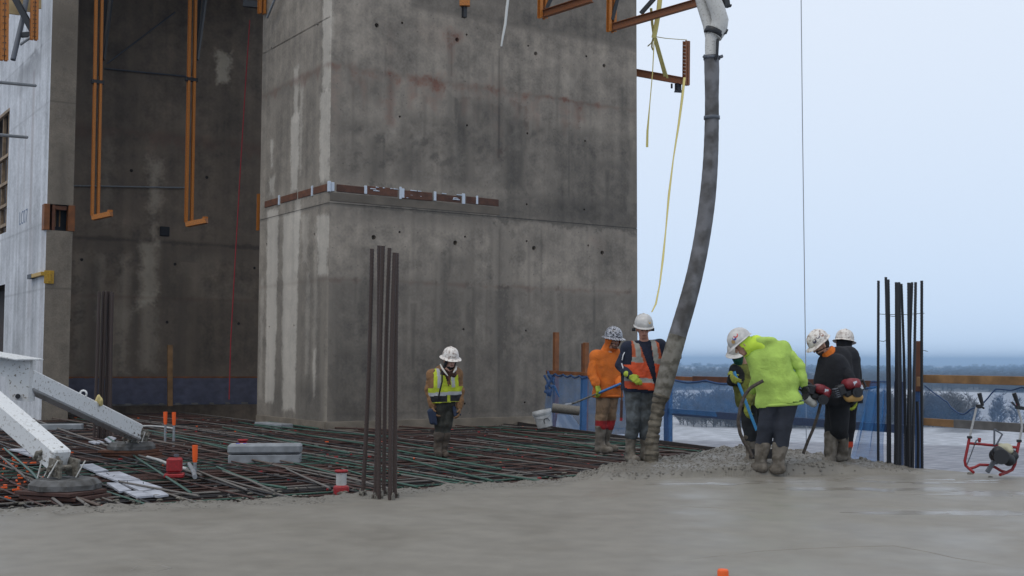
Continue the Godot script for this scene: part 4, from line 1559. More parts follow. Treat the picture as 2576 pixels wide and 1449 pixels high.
func rebar_mat() -> void:
	var t := thing("rebar_mat", "mat of rusty and green reinforcing bars laid over the whole deck", "rebar mat", Vector3(-4, -0.3, -18))
	var kinds := ["rust bar", "dark bar", "rust bar", "rust bar", "dusty bar", "dark bar"]
	# top layer: across (along the tower's right face), then towards the camera
	var v := -14.0
	while v < 9.6:
		var c := clip_bar(bld(0, -0.085, v + rng.randf_range(-0.03, 0.03)), U, -16, 14)
		if c[0] < c[1] - 0.4:
			var o := bld(0, -0.085, v)
			var s := Shape.new()
			var tw := rng.randf_range(-0.16, 0.16)
			bar(s, o + U * c[0] + V * tw + Vector3(0, rng.randf_range(-0.02, 0.01), 0), o + U * c[1] - V * tw + Vector3(0, rng.randf_range(-0.02, 0.01), 0), 0.0108)
			var dz := 0.0
			var key: String = kinds[rng.randi() % kinds.size()]
			if rng.randf() < 0.06:
				key = "green bar"
			elif v < -9.0 and rng.randf() < 0.25:
				key = "grey bar"
			part(s, "rebar", M[key], t)
		v += 0.135 if v < -4.0 else 0.22
	var u := -13.0
	while u < 12.5:
		var c := clip_bar(bld(u, -0.06, 0), V, -16, 12)
		if c[0] < c[1] - 0.4:
			var o := bld(u, -0.062, 0)
			var s := Shape.new()
			var tw := rng.randf_range(-0.3, 0.3)
			var f := rng.randf_range(0.0, 0.5)
			bar(s, o + V * c[0] + U * tw, o + V * lerpf(c[0], c[1], 0.55 + f) - U * tw, 0.0108)
			var key: String = kinds[rng.randi() % kinds.size()]
			if rng.randf() < 0.10:
				key = "green bar"
			elif rng.randf() < 0.34:
				key = "grey bar"
			part(s, "rebar", M[key], t)
		u += 0.29
	# loose long bars that cross the mat at their own angles
	for k in [[70, 1052, 505, 1195, "grey bar", 0.016], [0, 1148, 160, 1275, "grey bar", 0.014], [10, 1128, 120, 1235, "green bar", 0.017], [65, 1200, 250, 1272, "dusty bar", 0.015], [90, 1195, 225, 1275, "grey bar", 0.013], [270, 1100, 480, 1240, "green bar", 0.014], [560, 1075, 880, 1140, "green bar", 0.016], [600, 1062, 1260, 1180, "green bar", 0.015], [655, 1058, 800, 1078, "green bar", 0.017], [370, 1082, 620, 1140, "green bar", 0.015], [545, 1175, 650, 1215, "green bar", 0.016], [650, 1218, 720, 1228, "green bar", 0.016], [480, 1178, 620, 1232, "grey bar", 0.012], [560, 1186, 690, 1236, "grey bar", 0.012], [720, 1180, 830, 1228, "grey bar", 0.012], [860, 1180, 1050, 1225, "green bar", 0.013], [1000, 1150, 1240, 1210, "green bar", 0.014], [1100, 1165, 1360, 1210, "green bar", 0.013], [1010, 1195, 1150, 1222, "grey bar", 0.012], [1200, 1100, 1500, 1150, "green bar", 0.013], [1260, 1085, 1530, 1132, "green bar", 0.013], [740, 1165, 940, 1220, "green bar", 0.012], [760, 1180, 990, 1232, "grey bar", 0.012], [60, 1040, 380, 1092, "dusty bar", 0.014], [640, 1068, 1000, 1100, "green bar", 0.014], [1000, 1112, 1200, 1150, "green bar", 0.013], [880, 1062, 1110, 1080, "rust bar", 0.018], [830, 1076, 1060, 1086, "rust bar", 0.018], [380, 1108, 900, 1205, "dusty bar", 0.013], [300, 1212, 500, 1248, "grey bar", 0.012]]:
		var s := Shape.new()
		var a := on_y(k[0], k[1], -0.035)
		var b := on_y(k[2], k[3], -0.035)
		bar(s, a, b, k[5], 0.02)
		part(s, "rebar", M[k[4]], t)
	# lower layers, hardly to be told apart
	var s2 := Shape.new()
	v = -14.0
	while v < 9.6:
		var c := clip_bar(bld(0, -0.27, v), U, -16, 14)
		if c[0] < c[1] - 0.4:
			bar(s2, bld(0, -0.27, v) + U * c[0], bld(0, -0.27, v) + U * c[1], 0.015)
		v += 0.3
	u = -13.0
	while u < 12.5:
		var c := clip_bar(bld(u, -0.3, 0), V, -16, 12)
		if c[0] < c[1] - 0.4:
			bar(s2, bld(u, -0.3, 0) + V * c[0], bld(u, -0.3, 0) + V * c[1], 0.015)
		u += 0.3
	var lo := part(s2, "lower_bars", M["rust bar"], t)
	lo.set_meta("kind", "stuff")
	# bar chairs, tie wire and spacers
	for spec in [["tie_wire", "dark bar", 900, 0.0], ["orange_spacers", "orange plastic", 75, 1.0], ["concrete_splatter", "caked concrete", 520, 2.0], ["red_spacers", "red plastic", 110, 1.0], ["pale_spacers", "grey lumber", 240, 1.0]]:
		var s := Shape.new()
		var n := 0
		while n < spec[2]:
			var p := Vector3(rng.randf_range(-11, 5.5), 0, rng.randf_range(-30, -11))
			if not on_mat(p):
				p.z += 0.01
				continue
			n += 1
			if spec[3] == 0.0:
				p.y = -0.07
				var q := p + Vector3(rng.randf_range(-0.1, 0.1), rng.randf_range(0.01, 0.07), rng.randf_range(-0.1, 0.1))
				s.tube([p, q], 0.004, 3, false)
			elif spec[3] == 1.0:
				p.y = -0.075
				if spec[1] == "orange plastic" and rng.randf() < 0.5:
					p = on_y(rng.randf_range(5, 110), rng.randf_range(1130, 1255), -0.075)
				s.box(Transform3D(Basis(Vector3.UP, rng.randf() * TAU), p), Vector3(rng.randf_range(0.03, 0.08), 0.022, 0.02), 0.004)
			else:
				var z := rim_z(p.x) - absf(rng.randfn(0.0, 0.45)) - 0.05
				p = Vector3(p.x, -0.055 + rng.randf_range(-0.02, 0.01), z)
				if p.x > 3.3:
					continue
				var r := rng.randf_range(0.012, 0.04)
				s.lathe(Transform3D(Basis(Vector3.UP, rng.randf() * TAU), p), [Vector2(0, -r * 0.4), Vector2(r, 0), Vector2(r * 0.6, r * 0.4), Vector2(0, r * 0.5)], 5, 1.4, 0.9)
		var o := part(s, spec[0], M[spec[1]], t)
		o.set_meta("kind", "stuff")
	var ls := Shape.new()
	var n := 0
	var noise: FastNoiseLite = T.lumps
	while n < 9500:
		var x := rng.randf_range(-6.2, 5.0) if rng.randf() < 0.45 else rng.randf_range(0.8, 5.0)
		var tt := absf(rng.randfn(0.0, 0.42)) if rng.randf() < 0.35 else rng.randf_range(0.0, 3.2)
		var z := rim_z(x) + tt
		var front := lerpf(-13.55, -14.15, smooth(0.8, 2.9, x)) - 0.45 * smooth(2.9, 5.4, x)
		if tt > 0.85 and (x < 1.1 or z > front - 0.03):
			continue
		n += 1
		var y := slab_y(x, z, tt)
		var r := rng.randf_range(0.006, 0.017) * (1.4 if rng.randf() < 0.12 else 1.0)
		ls.lathe(Transform3D(Basis(Vector3.UP, rng.randf() * TAU).rotated(Vector3.RIGHT, rng.randf_range(-0.5, 0.5)), Vector3(x, y - r * 0.4, z)), [Vector2(r, -r * 0.5), Vector2(r * 1.05, r * 0.15), Vector2(r * 0.6, r * 0.65), Vector2(0, r * 0.75)], 6, 1.25, 0.9)
	var lo2 := part(ls, "gravel_lumps", M["wet mud"], get_node("fresh_concrete"))
	lo2.set_meta("kind", "stuff")


func ribbed(s: Shape, a: Vector3, b: Vector3, r: float, bend := 0.0) -> void:
	var n := int(a.distance_to(b) / 0.0125)
	var sides := 12
	var d := (b - a).normalized()
	var x := d.cross(Vector3(0, 0, 1)).normalized()
	var y := d.cross(x)
	var first := s.v.size()
	for k in n + 1:
		var t := float(k) / n
		var c := a.lerp(b, t) + x * bend * sin(t * PI)
		for j in sides:
			var g := TAU * j / sides
			var w := sin(TAU * (k / 2.9) + g)
			var rr := r * (0.97 + 0.10 * clampf(w * 1.6, -0.4, 1.0))
			s.add(c + (x * cos(g) + y * sin(g)) * rr)
	for k in n:
		for j in sides:
			var p := first + k * sides + j
			var q := first + k * sides + (j + 1) % sides
			s.tri(p, q, q + sides)
			s.tri(p, q + sides, p + sides)
	var i0 := s.v.size()
	for j in sides:
		s.add(s.v[first + n * sides + j])
	for j in range(1, sides - 1):
		s.tri(i0, i0 + j, i0 + j + 1)


func starter_bars() -> void:
	var sets := [
		["tall bundle of five thick ribbed rebar starters standing in the wet concrete front", "starter steel", 0.0218, 0.0, [[912, 1247, 935.7, 626], [944, 1254, 954, 618], [953, 1256, 963, 619], [966, 1247, 979.5, 624], [982, 1258, 993, 636], [993, 1253, 998, 637]]],
		["tall cluster of dark rebar starters at the right before the guardrail", "blue black steel", 0.018, 0.0, [[2210, 1172, 2210.5, 706], [2234, 1178, 2229, 697], [2239, 1176, 2235, 703], [2252, 1177, 2255, 710], [2264, 1180, 2262, 710], [2278, 1179, 2268, 714], [2259, 1181, 2258, 711], [2289, 1181, 2286, 711], [2283, 1179, 2295, 710], [2297, 1181, 2304, 710], [2292, 1180, 2290, 712], [2320.5, 1177, 2319.5, 706], [2309, 1176, 2308, 1010]]],
		["slender group of rusty rebar starters in the mat by the white boom leg", "starter steel", 0.026, -0.2, [[236, 1094, 249, 734], [247, 1086, 259, 732], [254, 1085, 267, 733], [262, 1086, 273, 733], [270, 1084, 278, 733], [278, 1084, 283, 735]]]]
	for k in 3:
		var q: Array = sets[k]
		var b0: Array = q[4][0]
		var base := on_y(b0[0], b0[1], q[3])
		if k == 2:
			base = at(b0[0], b0[1], 22.0)
		var t := thing("starter_bars", q[0], "rebar cluster", base)
		for w in q[4]:
			var a := on_y(w[0], w[1], q[3]) if k < 2 else at(w[0], w[1], 22.0 + rng.randf_range(-0.3, 0.3))
			var b := at(w[2], w[3], -a.z + rng.randf_range(-0.04, 0.04))
			var s := Shape.new()
			a += (a - b).normalized() * 0.12
			ribbed(s, a, b, q[2] * rng.randf_range(0.94, 1.06), rng.randf_range(-0.015, 0.015))
			part(s, "starter_bar", M[q[1]], t)
		if k == 0:
			# paste that clings to the feet
			for w in q[4]:
				var a := on_y(w[0], w[1], 0.0)
				var pr := []
				for j in 9:
					var g := rng.randf() * TAU
					pr.append([a + Vector3(cos(g) * 0.03, rng.randf_range(-0.02, 0.05), sin(g) * 0.03), a + Vector3(cos(g) * 0.035, rng.randf_range(0.0, 0.07), sin(g) * 0.035), 0.014, 0.008])
				var s := Shape.new()
				blob(s, pr, 0.01, 0.012)
				part(s, "concrete_splash", M["wet mud"], t)
		if k == 1:
			var s := Shape.new()
			for w in [[2208, 790, 2326, 788], [2208, 857, 2240, 850], [2232, 794, 2262, 796], [2318, 880, 2334, 884]]:
				s.tube([at(w[0], w[1], 15.4), at((w[0] + w[2]) / 2.0, w[1] + 2.0, 15.42), at(w[2], w[3], 15.4)], 0.004, 4)
			part(s, "tie_wire", M["black steel"], t)


# ---------- guardrails, netting
func guardrails() -> void:
	var g := thing("guardrail", "timber guardrail with blue posts along the deck edge behind the workers", "guardrail", at(1680, 1115, 21.6))
	var p0 := at(1470, 941, 24.6)
	var p1 := at(1744, 953.5, 21.3)
	var p2 := at(2212, 967, 17.35)
	var up := Vector3.UP
	var s := Shape.new()
	s.beam(p1, p2, 0.04, 0.10)
	part(s, "top_rail", M["wet lumber"], g)
	s = Shape.new()
	s.beam(at(1375, 936, 26.0), p0, 0.04, 0.07)
	s.beam(p0 + Vector3(0, 0, 0.001), p1, 0.039, 0.07)
	part(s, "top_rail", M["orange lumber"], g)
	s = Shape.new()
	s.beam(at(1660, 1034, 22.2), at(2300, 1082, 16.6), 0.045, 0.12)
	part(s, "mid_rail", M["dark blue paint"], g)
	for k in [[1681, 950, 1135, 21.9, 0.145, "blue paint"], [2262, 960, 1190, 17.0, 0.11, "dark blue paint"]]:
		s = Shape.new()
		s.beam(at(k[0], k[2], k[3] + 0.05), at(k[0], k[1], k[3] + 0.05), k[4], 0.09, U)
		part(s, "post", M[k[5]], g)
	for k in [[1398, 836, 1100, 25.9, 0.11], [1473, 862, 1105, 24.8, 0.10]]:
		s = Shape.new()
		s.beam(at(k[0] - 1, k[2], k[3]), at(k[0] + 1, k[1], k[3]), k[4], 0.09, U)
		part(s, "post", M["orange lumber"], g)
	s = Shape.new()
	s.beam(at(1466, 1105, 24.95), at(1467, 864, 24.95), 0.03, 0.1, U)
	part(s, "post_edge_board", M["brown board"], g)  # darker brown strip along the left edge of the post
	s = Shape.new()
	s.beam(at(1466, 1110, 24.7), at(1470, 945, 24.7), 0.13, 0.07, U)
	part(s, "post", M["blue paint"], g)
	var g2 := thing("guardrail", "pale new timber guardrail at the right edge beyond the red screed", "guardrail", at(2320, 1180, 17.0))
	s = Shape.new()
	s.beam(at(2310, 952.5, 17.35), at(2640, 960, 15.0), 0.04, 0.115)
	part(s, "top_rail", M.lumber, g2)
	s = Shape.new()
	s.beam(at(2310, 1060, 17.3), at(2402, 1066, 16.6), 0.04, 0.105)
	part(s, "mid_rail", M.lumber, g2)
	s = Shape.new()
	s.beam(at(2402, 1066, 16.6), at(2640, 1081, 14.9), 0.04, 0.115)
	part(s, "mid_rail", M["grey lumber"], g2)
	s = Shape.new()
	s.beam(at(2312, 985, 17.1), at(2312, 858, 17.1), 0.068, 0.09, U)
	part(s, "post", M["wet lumber"], g2)
	s = Shape.new()
	s.beam(at(2310, 1200, 17.12), at(2311, 980, 17.12), 0.06, 0.07, U)
	part(s, "post", M["blue paint"], g2)
	s = Shape.new()
	s.beam(at(2312, 972, 17.0), at(2312, 948, 17.0), 0.06, 0.04, U)
	part(s, "cleat", M.lumber, g2)
	# nets: corners top left, top right, bottom right, bottom left with their distances
	var nets := [
		["blue debris netting wrapped round the guardrail corner by the white bucket", [1378, 938, 25.9], [1478, 946, 24.4], [1480, 1108, 24.4], [1366, 1070, 25.9], "netting blue", 0.05],
		["blue debris netting stretched behind the worker in the orange hoodie", [1478, 948, 24.4], [1690, 955, 21.8], [1690, 1118, 21.8], [1480, 1105, 24.4], "netting blue", 0.03],
		["long run of blue debris netting on the guardrail behind the bent workers", [1690, 953, 21.75], [2205, 972, 17.35], [2205, 1080, 17.35], [1690, 1040, 21.75], "netting blue", 0.04],
		["gathered blue netting hanging in a bunch beside the right rebar cluster", [2190, 958, 17.2], [2236, 958, 17.0], [2226, 1172, 17.0], [2135, 1172, 17.2], "netting gathered", 0.082],
		["thin sagging blue netting under the pale timber rail at the right", [2325, 962, 17.2], [2640, 965, 15.1], [2640, 1072, 15.1], [2325, 1064, 17.2], "netting thin", 0.05]]
	for q in nets:
		var n := 60
		var rows := 16
		var pts := PackedVector3Array()
		var a := at(q[1][0], q[1][1], q[1][2])
		var b := at(q[2][0], q[2][1], q[2][2])
		var c := at(q[3][0], q[3][1], q[3][2])
		var d := at(q[4][0], q[4][1], q[4][2])
		var bunch: bool = q[6] > 0.08
		for r in rows + 1:
			for k in n + 1:
				var t := float(k) / n
				var f := float(r) / rows
				var top := a.lerp(b, t)
				var bot := d.lerp(c, t)
				if not bunch:
					top.y -= 0.05 * absf(sin(t * PI * 5.0)) * rng.randf_range(0.8, 1.0)
				if q[5] == "netting thin":
					top.y -= 0.34 * pow(sin(clampf(t * 1.5, 0, 1) * PI), 2.0) + 0.04
				var p := bot.lerp(top, f)
				var w := sin(t * (17.0 if bunch else 37.0) + f * 2.5) + 0.6 * sin(t * (31.0 if bunch else 91.0) - f * 4.0)
				p += Vector3(0.3, 0, 0.95) * w * q[6] * 0.5 * (0.3 + 0.7 * sin(f * PI))
				pts.append(p)
		var sh := Shape.new()
		sh.sheet(pts, n + 1)
		var t := thing("debris_netting", q[0], "netting", (d + c) * 0.5, "blue debris nets on the guardrails")
		part(sh, "mesh_sheet", M[q[5]], t)
		var rope := Shape.new()
		var rp := []
		for k in range(0, n + 1, 2):
			rp.append(pts[rows * (n + 1) + k] + Vector3(0, -0.01, 0.02))
		rope.tube(rp, 0.02 if q[5] == "netting blue" else 0.009, 6)
		part(rope, "gathered_edge", M["blue paint"], t)
	# knot of netting at the corner
	var kn := Shape.new()
	var pr := []
	for k in 14:
		var p := at(1380 + rng.randf_range(-12, 16), 940 + rng.randf_range(-6, 12) + k * 3.0, 25.7)
		pr.append([p, p + Vector3(rng.randf_range(-0.1, 0.1), rng.randf_range(-0.25, 0.02), 0.02), 0.03, 0.02])
	blob(kn, pr, 0.022, 0.03)
	single(kn, "netting_knot", M["blue paint"], "knotted blue netting bunched at the guardrail corner post", "netting")
	# white sheet behind the net
	var ws := PackedVector3Array()
	for r in 8:
		for k in 14:
			var t := k / 13.0
			var f := r / 7.0
			ws.append(at(lerpf(lerpf(1376, 1385, f), lerpf(1475, 1440, f), t), lerpf(lerpf(1084, 1096, t), lerpf(1040, 1046, t), f), 26.15 - t * 1.1 + 0.05 * sin(t * 17 + f * 3)))
	var w2 := Shape.new()
	w2.sheet(ws, 14)
	single(w2, "plastic_sheet", M.snow, "white plastic sheet lying behind the netting beside the bucket", "plastic sheet")


# ---------- white placing boom base at the left
func placing_boom() -> void:
	var t := thing("placing_boom", "white concrete splattered placing boom base with two splayed legs", "placing boom", at(60, 1215, 14.0))
	var wp: Material = M["white paint"]
	var hub := Shape.new()
	var ha := at(-130, 948, 15.0)
	var hb := at(72, 950, 14.6)
	# profile of the head plate: deep box that narrows to the leg
	var pl := [at(-140, 868, 14.7), at(74, 905, 14.4), at(70, 1012, 14.4), at(26, 1005, 14.4), at(14, 948, 14.4), at(-140, 945, 14.7)]
	var back := []
	for p in pl:
		back.append(p + Vector3(-0.1, 0, -0.45))
	for sgn in 2:
		var q: Array = pl if sgn == 0 else back
		var pp := PackedVector2Array()
		for p in q:
			pp.append(Vector2(p.x, p.y))
		var tr := Geometry2D.triangulate_polygon(pp)
		for k in range(0, tr.size(), 3):
			var i0 := hub.add(q[tr[k]])
			hub.add(q[tr[k + 1]])
			hub.add(q[tr[k + 2]])
			hub.tri(i0, i0 + 1, i0 + 2)
	for k in pl.size():
		var j := (k + 1) % pl.size()
		hub.quad(pl[k], pl[j], back[j], back[k])
	var h := part(hub, "head_plate", wp, t)
	var lip := Shape.new()
	lip.beam(at(-140, 868, 14.65), at(76, 905, 14.35), 0.5, 0.02)
	part(lip, "lip", wp, h)
	var bolt := Shape.new()
	for p in [[44, 997]]:
		bolt.tube([at(p[0], p[1], 14.45), at(p[0], p[1], 14.33)], 0.03, 10)
	part(bolt, "pin", M["black steel"], h)
	# legs
	for k in [[at(-95, 948, 13.7), at(152, 1160, 12.45), 0.21, 0.235], [at(66, 955, 14.65), at(342, 1088, 17.75), 0.20, 0.24]]:
		var s := Shape.new()
		s.beam(k[0], k[1], k[2], k[3], Vector3.UP, 0.02)
		var leg := part(s, "leg", wp, t)
		var d: Vector3 = (k[1] - k[0]).normalized()
		var e: Vector3 = k[1]
		var cl := Shape.new()
		var pr := []
		for j in 26:
			var o := e - d * rng.randf_range(-0.02, 0.34) + Vector3(rng.randf_range(-0.13, 0.13), rng.randf_range(-0.15, 0.10), rng.randf_range(0.0, 0.14))
			pr.append([o, o + Vector3(rng.randf_range(-0.05, 0.05), rng.randf_range(-0.07, 0.02), 0), rng.randf_range(0.012, 0.032), 0.012])
		blob(cl, pr, 0.016, 0.02)
		part(cl, "caked_concrete", M["caked concrete"], leg)
		var lug := Shape.new()
		var foot := Vector3(e.x + d.x * 0.06, 0.14, e.z + d.z * 0.06)
		var side := d.cross(Vector3.UP).normalized()
		for sg in [-1.0, 1.0]:
			lug.beam(foot + side * sg * 0.1, e + d * 0.08 + side * sg * 0.1 + Vector3(0, 0.06, 0), 0.22, 0.03, side)
		lug.tube([foot + side * 0.17 + Vector3(0, 0.09, 0), foot - side * 0.17 + Vector3(0, 0.09, 0)], 0.03, 10)
		part(lug, "foot_lug", M["caked concrete"], leg)
		var rods := Shape.new()
		for j in 5:
			var p := foot + Vector3(rng.randf_range(-0.3, 0.16), 0.0, rng.randf_range(-0.05, 0.2))
			rods.tube([p, p + Vector3(rng.randf_range(0.02, 0.12), rng.randf_range(0.1, 0.2), 0)], 0.008, 5)
		part(rods, "chain_ends", M["pipe white"], leg).set_meta("kind", "stuff")
	# lifting eye and rag on the rear leg
	var eye := Shape.new()
	var ring := []
	for j in 13:
		var a := TAU * j / 12.0
		ring.append(at(209, 991, 15.95) + Vector3(cos(a) * 0.045, sin(a) * 0.045, 0))
	eye.tube(ring, 0.013, 6, false)
	part(eye, "lifting_eye", wp, t)
	var rag := Shape.new()
	var rp := []
	for j in 8:
		var p := at(250 + rng.randf_range(-6, 6), 1012 + rng.randf_range(-12, 6), 16.35)
		rp.append([p, p + Vector3(0.02, 0.05, 0.03), 0.025, 0.015])
	blob(rag, rp, 0.014, 0.02)
	part(rag, "yellow_rag", mat("yellow rag", Vector3(0.55, 0.45, 0.2), 0.9), t)
	# outrigger pads on stacked plates
	for k in [[164, 1203, 12.4, 0.36, "dark rubber outrigger pad on rusty plates under the nearer white leg"], [330, 1112, 17.9, 0.35, "dark rubber outrigger pad on rusty plates under the rear white leg"]]:
		var c := at(k[0], k[1], k[2])
		c.y = 0.07
		var p := thing("outrigger_pad", k[4], "outrigger pad", Vector3(c.x, -0.2, c.z), "outrigger pads of the placing boom")
		var s := Shape.new()
		s.prism(Transform3D(Basis(Vector3.UP, 0.4), c), 8, [Vector2(0, -0.05), Vector2(k[3], -0.05), Vector2(k[3], 0.0), Vector2(k[3] * 0.86, 0.05), Vector2(0, 0.052)])
		part(s, "pad", M["pad rubber"], p)
		for j in 4:
			var b := Shape.new()
			b.box(Transform3D(Basis(Vector3.UP, -0.35 + rng.randf_range(-0.05, 0.05)), c + Vector3(0.05 * j - 0.02, -0.075 - j * 0.045, 0.06)), Vector3(k[3] * 2.0, 0.038, k[3] * 1.5), 0.004)
			part(b, "steel_plate", M["rust plate"] if k[2] > 15 else M["rust bar"], p)


# ---------- pump hose
func pump_hose() -> void:
	var t := thing("pump_hose", "thick dark rubber concrete pump hose hanging from a white steel pipe", "pump hose", at(1640, 1158, 15.35))
	var z := 15.3
	var path := [[1790, 140, 19], [1791, 180, 19], [1791, 240, 17.5], [1791, 300, 18], [1788, 400, 19], [1780, 500, 20.5], [1766, 600, 20.5], [1748, 690, 21], [1727, 770, 22], [1706, 840, 22.5], [1686, 910, 23], [1672, 965, 22], [1663, 1000, 20]]
	var crv := Curve3D.new()
	for k in path.size():
		var p: Array = path[k]
		var a: Array = path[maxi(0, k - 1)]
		var b: Array = path[mini(path.size() - 1, k + 1)]
		var m := (at(b[0], b[1], z) - at(a[0], a[1], z)) / 6.0
		crv.add_point(at(p[0], p[1], z), -m, m)
	var pts := []
	var rad := []
	var caked := []
	var cr := []
	var len := crv.get_baked_length()
	var n := 110
	for k in n + 1:
		var f := float(k) / n
		var p := crv.sample_baked(f * len)
		var q := f * (path.size() - 1)
		# radius follows the nearest listed points by height
		var r := 0.1
		for j in path.size() - 1:
			var ya := at(path[j][0], path[j][1], z).y
			var yb := at(path[j + 1][0], path[j + 1][1], z).y
			if p.y <= ya + 1e-4 and p.y >= yb - 1e-4:
				r = lerpf(path[j][2], path[j + 1][2], (ya - p.y) / maxf(ya - yb, 1e-4)) * z / FOCAL
		r += sin(k * 1.7) * 0.0008
		if p.y > at(0, 842, z).y:
			pts.append(p)
			rad.append(r)
		else:
			if caked.is_empty() and pts.size():
				caked.append(pts[-1])
				cr.append(rad[-1] * 1.02)
			caked.append(p)
			cr.append(r * 1.02)
	var s := Shape.new()
	s.tube(pts, rad, 24)
	part(s, "rubber_hose", M["hose rubber"], t)
	s = Shape.new()
	s.tube(caked, cr, 24)
	part(s, "concrete_caked_hose", M["hose caked"], t)
	# limp cloth-like end sleeve with folds
	s = Shape.new()
	var sl := []
	var sr := []
	var sp := [[1663, 995, 20], [1657, 1020, 17], [1651, 1050, 16], [1645, 1080, 15.5], [1641, 1110, 16.5], [1639, 1140, 18], [1638, 1165, 19]]
	for k in 60:
		var f := k / 59.0 * (sp.size() - 1)
		var j := mini(int(f), sp.size() - 2)
		var g := f - j
		sl.append(at(lerpf(sp[j][0], sp[j + 1][0], g) + sin(k * 0.9) * 0.8, lerpf(sp[j][1], sp[j + 1][1], g), z + 0.02))
		sr.append((lerpf(sp[j][2], sp[j + 1][2], g) + sin(k * 1.3) * 1.2 + sin(k * 0.55) * 0.8) * z / FOCAL)
	s.tube(sl, sr, 20)
	part(s, "end_sleeve", M["hose end"], t)
	# couplings
	for k in [[1791, 146, 21.5, 3.5], [1791, 296, 20.5, 4.0], [1664, 996, 21.5, 3.0]]:
		s = Shape.new()
		var c := at(k[0], k[1], z)
		var r: float = k[2] * z / FOCAL
		var hh: float = k[3] * z / FOCAL
		var tilt := Basis(Vector3.BACK, -0.3) if k[1] > 900 else Basis()
		s.lathe(Transform3D(tilt, c), [Vector2(r * 0.8, -hh), Vector2(r, -hh), Vector2(r, hh), Vector2(r * 0.8, hh)], 24)
		if k[1] < 200:
			s.beam(c + Vector3(r * 0.8, 0, 0.05), c + Vector3(r * 1.22, 0.015, 0.05), 0.05, 0.035)
			s.beam(c - Vector3(r * 0.8, 0, -0.05), c - Vector3(r * 1.1, -0.02, -0.05), 0.05, 0.035)
		part(s, "coupling", M["cable"] if k[1] < 900 else M["hose end"], t)
	s = Shape.new()
	s.tube([at(1790, 142, z), at(1789, 115, z), at(1791, 88, z)], [0.083, 0.08, 0.085], 20)
	part(s, "steel_pipe", M["pipe white"], t)
	s = Shape.new()
	s.tube([at(1797, 92, z), at(1808, 72, z), at(1812, 50, z - 0.03), at(1806, 25, z - 0.05), at(1795, 0, z - 0.05), at(1780, -45, z - 0.05)], [0.1, 0.115, 0.11, 0.1, 0.098, 0.098], 20)
	part(s, "elbow", M["pipe white"], t)
	s = Shape.new()
	s.tube([at(1788, 90, z + 0.05), at(1782, 60, z + 0.1), at(1768, 15, z + 0.1), at(1755, -40, z + 0.1)], 0.075, 16)
	part(s, "inlet_pipe", M["pipe white"], t)
	s = Shape.new()
	var c1 := at(1796, 82, z)
	s.lathe(Transform3D(Basis(Vector3.BACK, -0.45), c1), [Vector2(0.09, -0.035), Vector2(0.128, -0.035), Vector2(0.128, 0.035), Vector2(0.09, 0.035)], 20)
	s.tube([c1 + Vector3(0.1, -0.03, 0.05), c1 + Vector3(0.15, -0.02, 0.05), c1 + Vector3(0.17, 0.03, 0.05)], 0.014, 6)
	part(s, "coupling", M["black steel"], t)
	s = Shape.new()
	s.tube([at(1806, 98, z - 0.1), at(1804, 135, z - 0.12), at(1801, 150, z - 0.1)], 0.02, 6)
	part(s, "safety_chain", M["black steel"], t)


